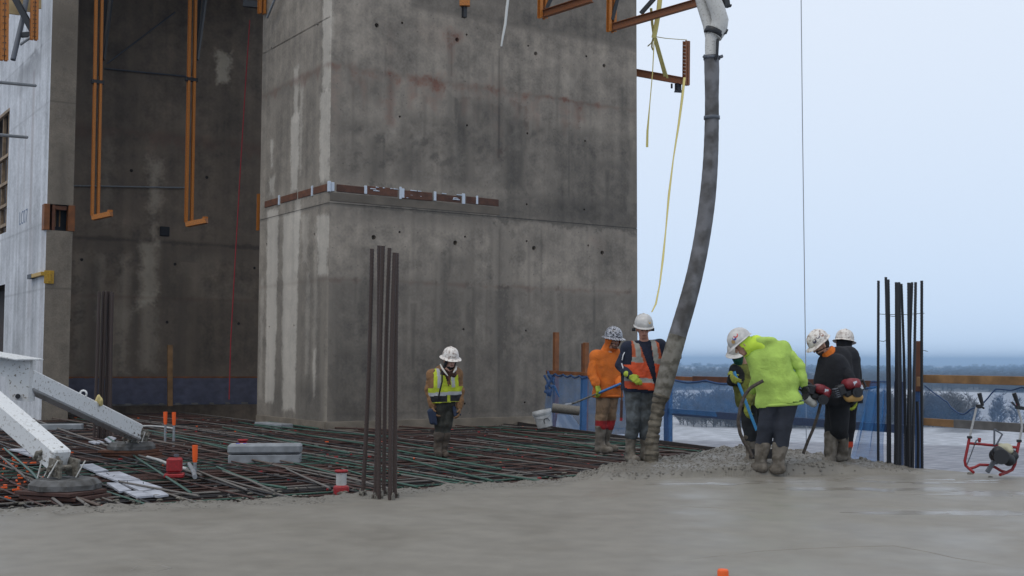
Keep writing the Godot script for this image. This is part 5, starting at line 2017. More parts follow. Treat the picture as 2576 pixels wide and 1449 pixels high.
# ---------- things set in or on the mat
func floor_items() -> void:
	# grey blockout box
	var c0 := on_y(569, 1188, -0.2)
	var c1 := on_y(747, 1182, -0.2)
	var b := thing("blockout_box", "long pale grey blockout box set among the bars", "box", (c0 + c1) * 0.5)
	var bas := Basis(Vector3.UP, 0.12)
	var ctr := (c0 + c1) * 0.5 + Vector3(0, 0.13, -0.2)
	var s := Shape.new()
	s.box(Transform3D(bas, ctr + Vector3(0, 0.03, 0)), Vector3(1.0, 0.12, 0.34), 0.01)
	part(s, "body", M["grey box"], b)
	s = Shape.new()
	s.box(Transform3D(bas, ctr + Vector3(0, 0.17, 0)), Vector3(1.02, 0.13, 0.36), 0.025)
	part(s, "lid", M["grey box"], b)
	s = Shape.new()
	s.box(Transform3D(bas, ctr + Vector3(-0.34, 0.239, 0.12)), Vector3(0.2, 0.01, 0.12), 0.002)
	part(s, "label_sticker", M["white plastic"], b)
	s = Shape.new()
	s.tube([ctr + Vector3(-0.36, 0.243, 0.13), ctr + Vector3(-0.36, 0.249, 0.13)], 0.03, 10)
	s.tube([ctr + Vector3(-0.27, 0.243, 0.11), ctr + Vector3(-0.27, 0.249, 0.11)], 0.026, 10)
	part(s, "blue_mark", mat("blue ink", Vector3(0.02, 0.05, 0.45), 0.6), b)
	# red floor boxes
	for k in [[610, 1139, 17.6, "low red floor box cover behind the grey blockout box", 0.85, true], [858, 1226, 12.9, "red floor box with white label beside the front rebar bundle", 0.8, true], [438, 1196, 14.4, "solid red plastic floor box between the boom leg and orange sleeve", 1.0, false]]:
		var p := at(k[0], k[1], k[2])
		var t := thing("floor_box", k[3], "floor box", p, "red floor boxes in the mat")
		var e: float = k[4]
		var H := (1188.0 - 1148.0) * 0.005 * e
		s = Shape.new()
		if k[5]:
			s.lathe(Transform3D(Basis(), p), [Vector2(0.1 * e, -0.08), Vector2(0.11 * e, 0), Vector2(0.085 * e, 0.02), Vector2(0.02, 0.03)], 14)
			part(s, "flange", M["red plastic"], t)
			s = Shape.new()
			s.lathe(Transform3D(Basis(), p + Vector3(0, 0.20 * e, 0)), [Vector2(0.02, -0.01), Vector2(0.09 * e, 0.0), Vector2(0.09 * e, 0.025), Vector2(0.02, 0.03)], 14)
			part(s, "flange", M["red plastic"], t)
			s = Shape.new()
			s.lathe(Transform3D(Basis(), p), [Vector2(0.07 * e, 0.02), Vector2(0.072 * e, 0.20 * e)], 14)
			part(s, "barrel", M["white plastic"] if k[2] < 13 else M["red plastic"], t)
		else:
			s.box(Transform3D(Basis(Vector3.UP, 0.2), p + Vector3(0, 0.125, 0)), Vector3(0.18, 0.17, 0.18), 0.02)
			part(s, "body", M["red plastic"], t)
			s = Shape.new()
			s.box(Transform3D(Basis(Vector3.UP, 0.2), p + Vector3(0, 0.0, 0)), Vector3(0.23, 0.05, 0.23), 0.015)
			part(s, "flange", M["red plastic"], t)
			s = Shape.new()
			s.tube([p + Vector3(0.02, 0.225, 0), p + Vector3(0.02, 0.25, 0)], 0.03, 10)
			part(s, "cap", M["cable"], t)
	# orange sleeves on pipe stubs
	for k in [[415.5, 1036, 1068, 21.0, "left one of two orange capped pipe stubs far back"], [437, 1037, 1070, 21.0, "right one of two orange capped pipe stubs far back"], [490, 1120, 1163, 14.9, "single tall orange capped pipe stub beside the red floor box"]]:
		var a := at(k[0], k[2], k[3])
		var bb := at(k[0], k[1], k[3])
		var t := thing("pipe_stub", k[4], "pipe stub", Vector3(a.x, -0.3, a.z), "orange capped pipe stubs in the mat")
		s = Shape.new()
		s.tube([a, a + (bb - a) * 0.3, bb], [0.026, 0.033, 0.036], 12)
		part(s, "orange_cap", M["orange plastic"], t)
		s = Shape.new()
		s.tube([Vector3(a.x, -0.3, a.z), a + Vector3(0, 0.02, 0)], 0.022, 10)
		part(s, "pipe", M.galvanised, t)
	# elbow conduits beside them
	for k in [[[370, 1150, 400, 1158, 430, 1170, 470, 1180], 0.02, "white bent conduit running to the red floor box"], [[455, 1170, 475, 1168, 486, 1185, 490, 1200], 0.028, "grey conduit elbow at the foot of the orange capped stub"], [[350, 1072, 380, 1072, 410, 1074, 437, 1078], 0.02, "white conduit lying by the rear pipe stubs"]]:
		var q: Array = k[0]
		s = Shape.new()
		var pts := []
		for j in range(0, q.size(), 2):
			pts.append(on_y(q[j], q[j + 1], -0.02))
		s.tube(pts, k[1], 8)
		single(s, "conduit", M["white plastic"] if k[1] < 0.025 else M.galvanised, k[2], "conduit")
	# white foam panels under the bars
	for k in [["white foam panels lying under the bars beside the nearer outrigger pad", [[[198, 1169], [232, 1166], [272, 1183], [238, 1186]], [[240, 1190], [300, 1186], [352, 1206], [296, 1210]], [[300, 1212], [352, 1208], [408, 1226], [356, 1236]], [[268, 1214], [296, 1214], [330, 1232], [300, 1236]], [[312, 1236], [352, 1234], [386, 1246], [344, 1250]], [[356, 1238], [398, 1230], [424, 1244], [396, 1248]]]], ["white foam strips under the bars at the far left", [[[20, 1130], [90, 1126], [112, 1130], [50, 1136]], [[48, 1138], [112, 1132], [140, 1145], [90, 1150]]]], ["scrap of white card beside the rear outrigger pad", [[[262, 1104], [276, 1096], [292, 1102], [276, 1114]], [[222, 1110], [250, 1108], [262, 1113], [240, 1116]]]]]:
		var first: Array = k[1][0]
		var t := thing("foam_panels", k[0], "foam panel", on_y(first[0][0], first[0][1], -0.12))
		for q in k[1]:
			s = Shape.new()
			var top := []
			for p in q:
				top.append(on_y(p[0], p[1], -0.042))
			s.quad(top[3], top[2], top[1], top[0])
			s.quad(top[0] - Vector3(0, 0.02, 0), top[1] - Vector3(0, 0.02, 0), top[2] - Vector3(0, 0.02, 0), top[3] - Vector3(0, 0.02, 0))
			for j in 4:
				var dn := Vector3(0, -0.02, 0)
				s.quad(top[j], top[(j + 1) % 4], top[(j + 1) % 4] + dn, top[j] + dn)
			part(s, "panel", M["white foam"], t)
	# concrete kerbs lying at the back
	for k in [[[-20, 1078], [208, 1076], "pale concrete kerb piece lying behind the white boom legs", 0.16, 0.28], [[655, 1068], [722, 1074], "short grey foam block at the foot of the tower's left side", 0.12, 0.3]]:
		s = Shape.new()
		var a := on_y(k[0][0], k[0][1], -0.05)
		var e := on_y(k[1][0], k[1][1], -0.05)
		s.beam(a, e, k[4], k[3], Vector3.UP, 0.015)
		single(s, "edge_block", M["grey box"], k[2], "block")
	# bucket
	var bk := thing("bucket", "white plastic bucket tilted beside the netting corner", "bucket", at(1370, 1078, 24.2))
	var bt := Basis(Vector3.BACK, 0.22)
	var bp := at(1372, 1076, 24.2)
	s = Shape.new()
	s.lathe(Transform3D(bt, bp), [Vector2(0.0, 0.0), Vector2(0.15, 0.0), Vector2(0.155, 0.02), Vector2(0.18, 0.27), Vector2(0.19, 0.27), Vector2(0.19, 0.30), Vector2(0.195, 0.30), Vector2(0.195, 0.36), Vector2(0.18, 0.36), Vector2(0.165, 0.1)], 24)
	part(s, "pail", M["white plastic"], bk)
	s = Shape.new()
	var arc := []
	for j in 9:
		var a := lerpf(-0.2, PI + 0.6, j / 8.0)
		arc.append(bp + bt * Vector3(0.05 + cos(a) * 0.055, 0.13 + sin(a) * 0.06, 0.17))
	s.tube(arc, 0.008, 5)
	part(s, "printed_mark", M["black steel"], bk)
	var hd := Shape.new()
	arc = []
	for j in 11:
		var a := PI * j / 10.0
		arc.append(bp + bt * Vector3(cos(a) * 0.2, 0.31 - sin(a) * 0.12, 0.03 + sin(a) * 0.17))
	hd.tube(arc, 0.006, 5)
	part(hd, "handle", M.galvanised, bk)
	# scraps at the deck front edge
	s = Shape.new()
	var op := on_y(1817, 1447, 0.0)
	s.lathe(Transform3D(Basis(), op + Vector3(0, -0.02, 0.03)), [Vector2(0.036, 0), Vector2(0.036, 0.05), Vector2(0.03, 0.062), Vector2(0, 0.064)], 14)
	single(s, "marker_cap", M["orange plastic"], "orange marker cap poking out of the wet slab at the bottom edge", "marker cap")
	for k in [[[2440, 1193], 0.03, "small dark clod on the slab near the screed"], [[2490, 1201], 0.02, "tiny dark pebble on the slab below the screed"]]:
		s = Shape.new()
		var p := on_y(k[0][0], k[0][1], 0.0)
		blob(s, [[p, p + Vector3(0.03, 0, 0), k[1], k[1] * 0.7]], 0.01, 0.01)
		single(s, "concrete_clod", M["wet mud"], k[2], "clod")
	s = Shape.new()
	s.tube([at(1112, 1078, 23.8), at(1118, 1070, 23.8), at(1130, 1068, 23.8)], 0.02, 6)
	single(s, "bent_bar", M["rust bar"], "short bent rusty bar end at the tower's foot", "rebar")


func straps_and_lines() -> void:
	var z := 26.3
	var t := thing("lashing_strap", "pale yellow lashing strap knotted round the orange brackets", "strap", at(1645, 130, z))
	for k in [[[1662, -20], [1657, 30], [1650, 70], [1645, 95], 0.055], [[1638, 20], [1641, 60], [1646, 95], [1647, 100], 0.03], [[1646, 95], [1655, 130], [1665, 165], [1672, 192], 0.028], [[1650, 95], [1660, 130], [1670, 165], [1679, 196], 0.028], [[1650, 92], [1675, 96], [1700, 98], [1727, 100], 0.024], [[1645, 96], [1639, 108], [1634, 112], [1630, 116], 0.02], [[1645, 90], [1641, 105], [1640, 118], [1643, 126], 0.02]]:
		var s := Shape.new()
		var pts := []
		for j in 4:
			pts.append(at(k[j][0], k[j][1], z + (0.0 if k[4] > 0.05 else j * 0.25)))
		s.tube(pts, k[4], 6, true, 0.25)
		part(s, "webbing", M["strap yellow"], t)
	for k in [[[[1646, 98], [1642, 180], [1635, 260], [1629, 330], [1628, 370]], [0.016, 0.014, 0.013, 0.03, 0.034], "short yellow strap tail hanging beside the tower edge"], [[[1722, 195], [1716, 250], [1708, 310], [1694, 400], [1683, 490], [1675, 580], [1668, 650], [1660, 715], [1650, 765], [1640, 785]], [0.036, 0.034, 0.03, 0.018, 0.03, 0.018, 0.03, 0.02, 0.026, 0.02], "long yellow strap tail hanging from the far orange bracket"]]:
		var s := Shape.new()
		var pts := []
		var n: int = k[0].size()
		for j in n:
			pts.append(at(k[0][j][0], k[0][j][1], 28.0 - 9.0 * j / n if n > 6 else z))
		var rr := []
		for j in n:
			rr.append(k[1][j] * (0.9 - 0.3 * j / n if n > 6 else 0.8))
		s.tube(pts, rr, 6, true, 0.3)
		single(s, "strap_tail", M["strap yellow"], k[2], "strap")
	var s := Shape.new()
	s.tube([at(1280, -20, 25), at(1275, 20, 25), at(1271, 60, 25), at(1265, 90, 25), at(1261, 116, 25)], [0.03, 0.03, 0.028, 0.024, 0.018], 6)
	single(s, "rope_end", M["rope white"], "frayed white rope end hanging before the tower face", "rope")
	s = Shape.new()
	s.tube([at(2015.5, -30, 19.5), at(2019, 300, 19.5), at(2023, 600, 19.5), at(2027, 900, 19.5), at(2029, 1128, 19.5)], 0.0075, 6)
	single(s, "tag_line", M["pale line"], "thin grey steel line hanging down the open sky", "cable")
	s = Shape.new()
	s.tube([at(628, 50, 29.5), at(618, 200, 29.5), at(604, 430, 29.5), at(592, 640, 29.5), at(580, 860, 29.5), at(576, 1005, 29.5)], 0.014, 6)
	single(s, "string_line", M["red string"], "taut red string hanging in the dark recess", "string")


# ---------- people
func cloth(key: String, lin: Vector3, dirt := false) -> StandardMaterial3D:
	var m := mat(key, lin, 0.9, T.mud if dirt else T.cloud, 0.9, T.folds, 0.9)
	return m


func glove(t: Node3D, wrist: Vector3, dir: Vector3, palm: Vector3, thumb: float, curl: float, m: Material, label := "") -> void:
	dir = dir.normalized()
	palm = (palm - dir * palm.dot(dir)).normalized()
	var lat := dir.cross(palm)
	var pr := [[wrist - dir * 0.05, wrist + dir * 0.01, 0.043, 0.034]]
	var lens_f := [0.044, 0.052, 0.048, 0.036]
	for k in 4:
		var o: float = (k - 1.5) * 0.021 * -thumb
		var kn := wrist + dir * (0.088 - absf(k - 1.2) * 0.005) + lat * o
		pr.append([wrist + dir * 0.015 + lat * o * 0.6, kn, 0.021, 0.016])
		var d := dir
		var p := kn
		for j in 3:
			d = d.rotated(lat, curl * (0.75 if j == 0 else 1.0) + k * 0.04)
			var l: float = lens_f[k] * [1.0, 0.7, 0.55][j]
			pr.append([p, p + d * l, 0.0125 - j * 0.0012, 0.0115 - j * 0.0012])
			p += d * l
	var tb := wrist + dir * 0.03 + lat * 0.03 * thumb
	var td := (dir * 0.75 + lat * 0.6 * thumb + palm * 0.35).normalized()
	pr.append([tb, tb + td * 0.04, 0.017, 0.014])
	pr.append([tb + td * 0.04, tb + td * 0.04 + (td * 0.6 + palm * 0.5 * minf(1.0, curl * 2.0) + dir * 0.3).normalized() * 0.035, 0.0135, 0.0115])
	var s := Shape.new()
	blob(s, pr, 0.0075, 0.009)
	var g := part(s, "glove", m, t)
	if label:
		g.set_meta("label", label)


func person(label: String, z: float, J: Dictionary, L: Dictionary) -> Node3D:
	var P := {}
	for k in J:
		P[k] = at(J[k][0], J[k][1], z - (J[k][2] if J[k].size() > 2 else 0.0))
	var feet: Vector3 = (P.tl + P.tr + P.al + P.ar) * 0.25
	feet.y = minf(P.tl.y, P.tr.y) - 0.04
	var t := thing("person", label, "person", feet, L.get("group", ""))
	var f: Vector3 = L.face.normalized()
	var up: Vector3 = (Vector3.UP - f * f.dot(Vector3.UP)).normalized()
	up = (up + f.cross(up) * L.get("tilt", 0.0)).normalized()
	var side := f.cross(up)
	var S: Vector3 = (P.sl + P.sr) * 0.5
	var H: Vector3 = (P.hl + P.hr) * 0.5
	var lat: Vector3 = (P.sr - P.sl).normalized()
	var hs: float = P.sl.distance_to(P.sr) * 0.5
	var fat: float = L.get("bulk", 1.0)
	var hlat: Vector3 = (P.hr - P.hl).normalized()
	var torso := func(g: float, s1 := 1.0) -> Array:
		var out := [[P.sl, P.sr, 0.07 + g, 0.07 + g]]
		for q in [[0.12, 0.70, 0.094], [0.25, 0.66, 0.104], [0.38, 0.63, 0.110], [0.51, 0.60, 0.112], [0.64, 0.56, 0.112], [0.77, 0.52, 0.113], [0.9, 0.49, 0.115]]:
			if q[0] > s1:
				continue
			var c: Vector3 = S.lerp(H, q[0]) + Vector3.UP * 0.0
			var l := lat.lerp(hlat, q[0]).normalized()
			var hw: float = hs * q[1]
			out.append([c - l * hw, c + l * hw, (q[2] + g) * fat, (q[2] + g) * fat])
		return out
	# the body itself: one continuous figure with a head
	var hc: Vector3 = P.head
	var skin := Shape.new()
	var flesh: Color = L.get("skin", Color(0.50, 0.285, 0.205))
	skin.tint = flesh
	var bp: Array = torso.call(-0.012)
	bp.append_array([[S, P.neck, 0.07, 0.06], [P.neck, hc - up * 0.05, 0.058, 0.058], [P.hl, P.hr, 0.11, 0.11]])
	for a in [["sl", "el", "wl"], ["sr", "er", "wr"]]:
		bp.append([P[a[0]], P[a[1]], 0.055, 0.043])
		bp.append([P[a[1]], P[a[2]], 0.042, 0.03])
	for a in [["hl", "kl", "al"], ["hr", "kr", "ar"]]:
		bp.append([P[a[0]], P[a[1]], 0.088, 0.06])
		bp.append([P[a[1]], P[a[2]], 0.057, 0.042])
	blob(skin, bp, 0.026, 0.04)
	var dark := Color(flesh.r * 0.5, flesh.g * 0.4, flesh.b * 0.38)
	var beard: Color = L.get("beard", Color(-1, 0, 0))
	var hp := [[hc - f * 0.018 + up * 0.03, hc - f * 0.005 + up * 0.02, 0.088, 0.085], [hc + f * 0.02 - up * 0.02, hc + f * 0.045 - up * 0.085, 0.068, 0.042], [hc + f * 0.082 + up * 0.012, hc + f * 0.112 - up * 0.03, 0.010, 0.016],
		[hc + f * 0.078 + up * 0.028 - side * 0.035, hc + f * 0.078 + up * 0.028 + side * 0.035, 0.014, 0.014], [hc + f * 0.082 - up * 0.062 - side * 0.018, hc + f * 0.082 - up * 0.062 + side * 0.018, 0.012, 0.012],
		[hc + side * 0.086 + up * 0.01, hc + side * 0.088 - up * 0.03 - f * 0.005, 0.018, 0.012], [hc - side * 0.086 + up * 0.01, hc - side * 0.088 - up * 0.03 - f * 0.005, 0.018, 0.012], [hc - up * 0.04 - f * 0.02, P.neck, 0.058, 0.06]]
	blob(skin, hp, 0.0085, 0.02, 0.0, 1.0, func(p: Vector3) -> Color:
		var q := p - hc
		if beard.r >= 0.0 and q.dot(up) < -0.035 and q.dot(f) > -0.03 and absf(q.dot(up) + 0.062) > 0.008:
			return beard
		if absf(q.dot(up) + 0.064) < 0.007 and q.dot(f) > 0.06 and absf(q.dot(side)) < 0.026:
			return dark
		return flesh)
	part(skin, "body", vmat("skin", 0.6), t)
	for sg in [-1.0, 1.0]:
		var e := Shape.new()
		e.lathe(Transform3D(Basis(), hc + f * 0.083 + up * 0.004 + side * sg * 0.033), [Vector2(0, -0.010), Vector2(0.010, -0.005), Vector2(0.012, 0), Vector2(0.010, 0.005), Vector2(0, 0.010)], 8)
		part(e, "eye", mat("eye", Vector3(0.02, 0.015, 0.012), 0.3), t)
	# jacket
	var jk := Shape.new()
	var jp: Array = torso.call(0.02)
	var hem: Vector3 = H + (H - S).normalized() * L.get("hem", 0.02)
	var hw: float = P.hl.distance_to(P.hr) * 0.5 + L.get("hemw", 0.03)
	jp.append([hem - hlat * hw, hem + hlat * hw, 0.138 * fat, 0.138 * fat])
	jp.append([S, P.neck.lerp(S, 0.55), 0.095, 0.06])
	for e in L.get("jacket_extra", []):
		jp.append([at(e[0], e[1], z - e[2]), at(e[3], e[4], z - e[5]), e[6], e[7]])
	var ax := (H - S).normalized()
	var hd0: float = (hem - S).dot(ax) + 0.035
	for a in [["sl", "el"], ["sr", "er"]]:
		jp.append([P[a[0]], P[a[0]].lerp(P[a[1]], 0.3), 0.078 * L.get("arm", 1.0), 0.064 * L.get("arm", 1.0)])
	blob(jk, jp, 0.016, 0.045, 0.007, 3.0, L.get("jacket_tint"), func(p: Vector3) -> bool: return (p - S).dot(ax) > hd0, hash(label) % 97)
	var jo := part(jk, L.get("top", "jacket"), L.jacket, t)
	var am: float = L.get("arm", 1.0)
	for a in [["sl", "el", "wl"], ["sr", "er", "wr"]]:
		var sv := Shape.new()
		var e0: Vector3 = P[a[1]]
		var w0: Vector3 = P[a[2]]
		var sp := [[P[a[0]], e0, 0.069 * am, 0.062 * am], [e0, w0, 0.062 * am, 0.05], [e0.lerp(w0, 0.6), e0.lerp(w0, 0.8), 0.058 * am, 0.056 * am]]
		# cloth gathers at the elbow and above the cuff
		for q in [[0.45, 0.002], [0.86, 0.004]]:
			var c: Vector3 = P[a[0]].lerp(e0, q[0])
			sp.append([c, c, 0.062 * am + q[1], 0.062 * am + q[1]])
		blob(sv, sp, 0.0138, 0.018, L.get("fold", 0.009), 8.0, L.get("jacket_tint"), null, hash(label) % 71 + 5)
		part(sv, "sleeve", L.jacket, jo)
		var cf := Shape.new()
		var cd := (w0 - e0).normalized()
		cf.tube([w0 - cd * 0.035, w0 - cd * 0.01, w0 + cd * 0.008], [0.05, 0.051, 0.046], 12)
		part(cf, "cuff", L.get("cuff", L.jacket), jo)
	if L.has("band"):
		var bd := Shape.new()
		var q := S + ax * (hd0 - 0.012)
		var fw2 := hlat.cross(ax).normalized()
		var ring := []
		for k in 29:
			var g := TAU * k / 28.0
			ring.append(q + hlat * cos(g) * (hw + 0.128 * fat) + fw2 * sin(g) * 0.137 * fat)
		bd.tube(ring, 0.02, 8, false)
		part(bd, "waistband", L.jacket, jo)
	# trousers
	var tr := Shape.new()
	var tp := [[P.hl + ax * -0.02, P.hr + ax * -0.02, 0.105 * fat, 0.105 * fat], [P.hl, P.hr, 0.112 * fat, 0.112 * fat]]
	for a in [["hl", "kl", "al"], ["hr", "kr", "ar"]]:
		var sh: Vector3 = P[a[1]].lerp(P[a[2]], L.get("trouser_end", 0.45))
		tp.append([P[a[0]], P[a[1]], 0.112 * L.get("leg", 1.0), 0.086 * L.get("leg", 1.0)])
		tp.append([P[a[1]], sh, 0.084 * L.get("leg", 1.0), 0.082 * L.get("leg", 1.0)])
	blob(tr, tp, 0.016, 0.03, 0.012, 2.6, L.get("trouser_tint"), null, hash(label) % 89 + 3)
	part(tr, "trousers", L.trousers, t)
	# boots
	for a in [["kl", "al", "tl"], ["kr", "ar", "tr"]]:
		var b := Shape.new()
		var k0: Vector3 = P[a[0]].lerp(P[a[1]], L.get("boot_top", 0.4))
		var an: Vector3 = P[a[1]]
		var toe: Vector3 = P[a[2]]
		var heel := Vector3(an.x, toe.y, an.z) - (toe - an).slide(Vector3.UP).normalized() * 0.03
		var bpr := [[k0, an, 0.082 * L.get("boot", 1.0), 0.064 * L.get("boot", 1.0)], [an, heel, 0.06, 0.05], [heel, toe, 0.05, 0.045], [an, heel.lerp(toe, 0.5), 0.055, 0.05], [heel.lerp(toe, 0.6), toe, 0.052, 0.046]]
		blob(b, bpr, 0.0148, 0.03, 0.008, 7.0, null, null, 7)
		part(b, "boot", L.boots, t)
	# gloves
	for a in [["el", "wl", 1.0, "l"], ["er", "wr", -1.0, "r"]]:
		if L.get("hide_" + a[3], false):
			continue
		var d: Vector3 = (P[a[1]] - P[a[0]]).normalized()
		d = L.get("hand_" + a[3], d)
		glove(t, P[a[1]] + (P[a[1]] - P[a[0]]).normalized() * 0.02, d, L.get("palm_" + a[3], Vector3(-a[2], 0, -0.2) * -1.0), a[2], L.get("curl_" + a[3], 0.45), L.gloves)
	# hood or balaclava round the head
	if L.has("hood"):
		var hd := Shape.new()
		var off: float = L.get("hood_off", 0.014)
		var nkf: Vector3 = P.neck - f * 0.04
		var q := [[hc - f * 0.02 + up * 0.03, hc - f * 0.005 + up * 0.015, 0.09 + off, 0.088 + off], [hc + f * 0.015 - up * 0.03, hc + f * 0.03 - up * 0.085, 0.075 + off, 0.05 + off], [hc - up * 0.05 - f * 0.03, nkf - up * 0.02, 0.072 + off, 0.072 + off], [nkf, S, 0.08, 0.09]]
		blob(hd, q, 0.0105, 0.03, 0.006, 8.0, null, func(p: Vector3) -> bool:
			var w := p - hc
			return w.dot(f) > L.get("face_in", 0.03) and absf(w.dot(side)) < L.get("face_w", 0.058) and w.dot(up) > L.get("face_lo", -0.075) and w.dot(up) < 0.07)
		part(hd, L.get("hood_name", "hood"), L.hood, t)
	if L.has("mask"):
		var mk := Shape.new()
		blob(mk, [[hc + f * 0.02 - up * 0.02, hc + f * 0.045 - up * 0.085, 0.076, 0.055], [hc + f * 0.08 - up * 0.02, hc + f * 0.1 - up * 0.04, 0.03, 0.03], [hc + f * 0.04 - up * 0.06, hc + f * 0.05 - up * 0.15, 0.06, 0.03]], 0.010, 0.03, 0.006, 9.0, null, func(p: Vector3) -> bool: return (p - hc).dot(up) > 0.0)
		part(mk, "face_mask", L.mask, t)
	if L.has("hair"):
		var hr := Shape.new()
		blob(hr, [[hc - f * 0.03 + up * 0.03, hc - f * 0.03 + up * 0.0, 0.092, 0.085], [hc - f * 0.04 - up * 0.02, hc - f * 0.035 - up * 0.06, 0.075, 0.055]], 0.010, 0.02, 0.006, 14.0, null, func(p: Vector3) -> bool: return (p - hc).dot(f) > 0.02)
		part(hr, "hair", L.hair, t)
	# hard hat
	if L.has("hat"):
		var ht := Transform3D(Basis(side, up, -f), hc + up * 0.05 - f * 0.005).rotated_local(Vector3.RIGHT, L.get("hat_tilt", -0.12))
		var d := Shape.new()
		var prof := [Vector2(0.96, -0.005), Vector2(1.0, 0.0), Vector2(0.985, 0.035), Vector2(0.93, 0.07), Vector2(0.80, 0.105), Vector2(0.58, 0.132), Vector2(0.3, 0.146), Vector2(0.0, 0.15)]
		d.lathe(ht, prof, 28, 0.122, 0.148)
		var rg := []
		for k in 9:
			var a := lerpf(0.35, PI - 0.35, k / 8.0)
			rg.append(ht * Vector3(0, sin(a) * 0.145 + 0.002, -cos(a) * 0.138))
		d.tube(rg, 0.014, 8)
		for sx in [-1.0, 1.0]:
			var r2 := []
			for k in 7:
				var a := lerpf(0.5, PI - 0.6, k / 6.0)
				r2.append(ht * Vector3(sx * 0.045, sin(a) * 0.132 + 0.002, -cos(a) * 0.13))
			d.tube(r2, 0.009, 6)
		var hat := part(d, "hard_hat", L.hat, t)
		var b := Shape.new()
		var n := 40
		var full: float = L.get("brim", 0.012)
		var pts := PackedVector3Array()
		for ring in 4:
			for k in n + 1:
				var a := TAU * k / n
				var fr := maxf(0.0, -sin(a))
				var o: float = full + maxf(0.0, L.get("visor", 0.055) - full) * smooth(0.3, 0.95, fr)
				var e: float = o if ring == 1 or ring == 2 else -0.004
				var y: float = [0.004, -0.012, -0.016, -0.004][ring]
				pts.append(ht * Vector3(cos(a) * (0.122 + e), y - e * 0.15, sin(a) * (0.148 + e)))
		b.sheet(pts, n + 1)
		part(b, "brim", L.hat, hat)
		for q in L.get("stickers", []):
			var k := Shape.new()
			var a: float = q[0]
			var y: float = q[1]
			var rad: float = sqrt(maxf(0.0, 1.0 - pow(y / 0.152, 2.0)))
			var c := Vector3(cos(a) * 0.122 * rad, y, sin(a) * 0.148 * rad)
			var nn := Vector3(c.x / 0.0149, c.y / 0.023, c.z / 0.0219).normalized()
			k.tube([ht * (c - nn * 0.004), ht * (c + nn * 0.0035)], q[2], 10)
			part(k, "sticker", mat("sticker %s" % str(q[3]), q[3], 0.6), hat)
	# vest
	if L.has("vest"):
		var vs := Shape.new()
		var fwd := lat.cross(ax)
		if fwd.dot(f) < 0.0:
			fwd = -fwd
		var vlen: float = L.vest.end
		var vp: Array = torso.call(0.044)
		vp[0] = [P.sl.lerp(S, 0.28), P.sr.lerp(S, 0.28), 0.088, 0.088]
		var vh := S.lerp(H, 1.0)
		vp.append([vh - hlat * hw, vh + hlat * hw, 0.15 * fat, 0.15 * fat])
		var slen := S.distance_to(H)
		blob(vs, vp, 0.0104, 0.035, 0.008, 5.0, func(p: Vector3) -> Color: return L.vest.tint.call((p - S).dot(ax) / slen, (p - S).dot(lat), (p - S).dot(fwd)), func(p: Vector3) -> bool:
			var q := p - S
			var s := q.dot(ax) / slen
			var l := q.dot(lat)
			if s > vlen or absf(l) > hs * lerpf(L.vest.get("wide", 0.80), 0.98, clampf(s * 2.2, 0, 1)) + 0.012 + (0.09 if s > 0.42 else 0.0):
				return true
			if q.dot(fwd) > 0.0 and absf(l - L.vest.mid - s * L.vest.get("shift", 0.0)) < L.vest.open.call(s):
				return true
			return s < -0.02 and absf(l) < 0.075)
		part(vs, "safety_vest", vmat("vest fabric", 0.75, T.cloud, 1.0, T.folds, 1.0), t)
	return t


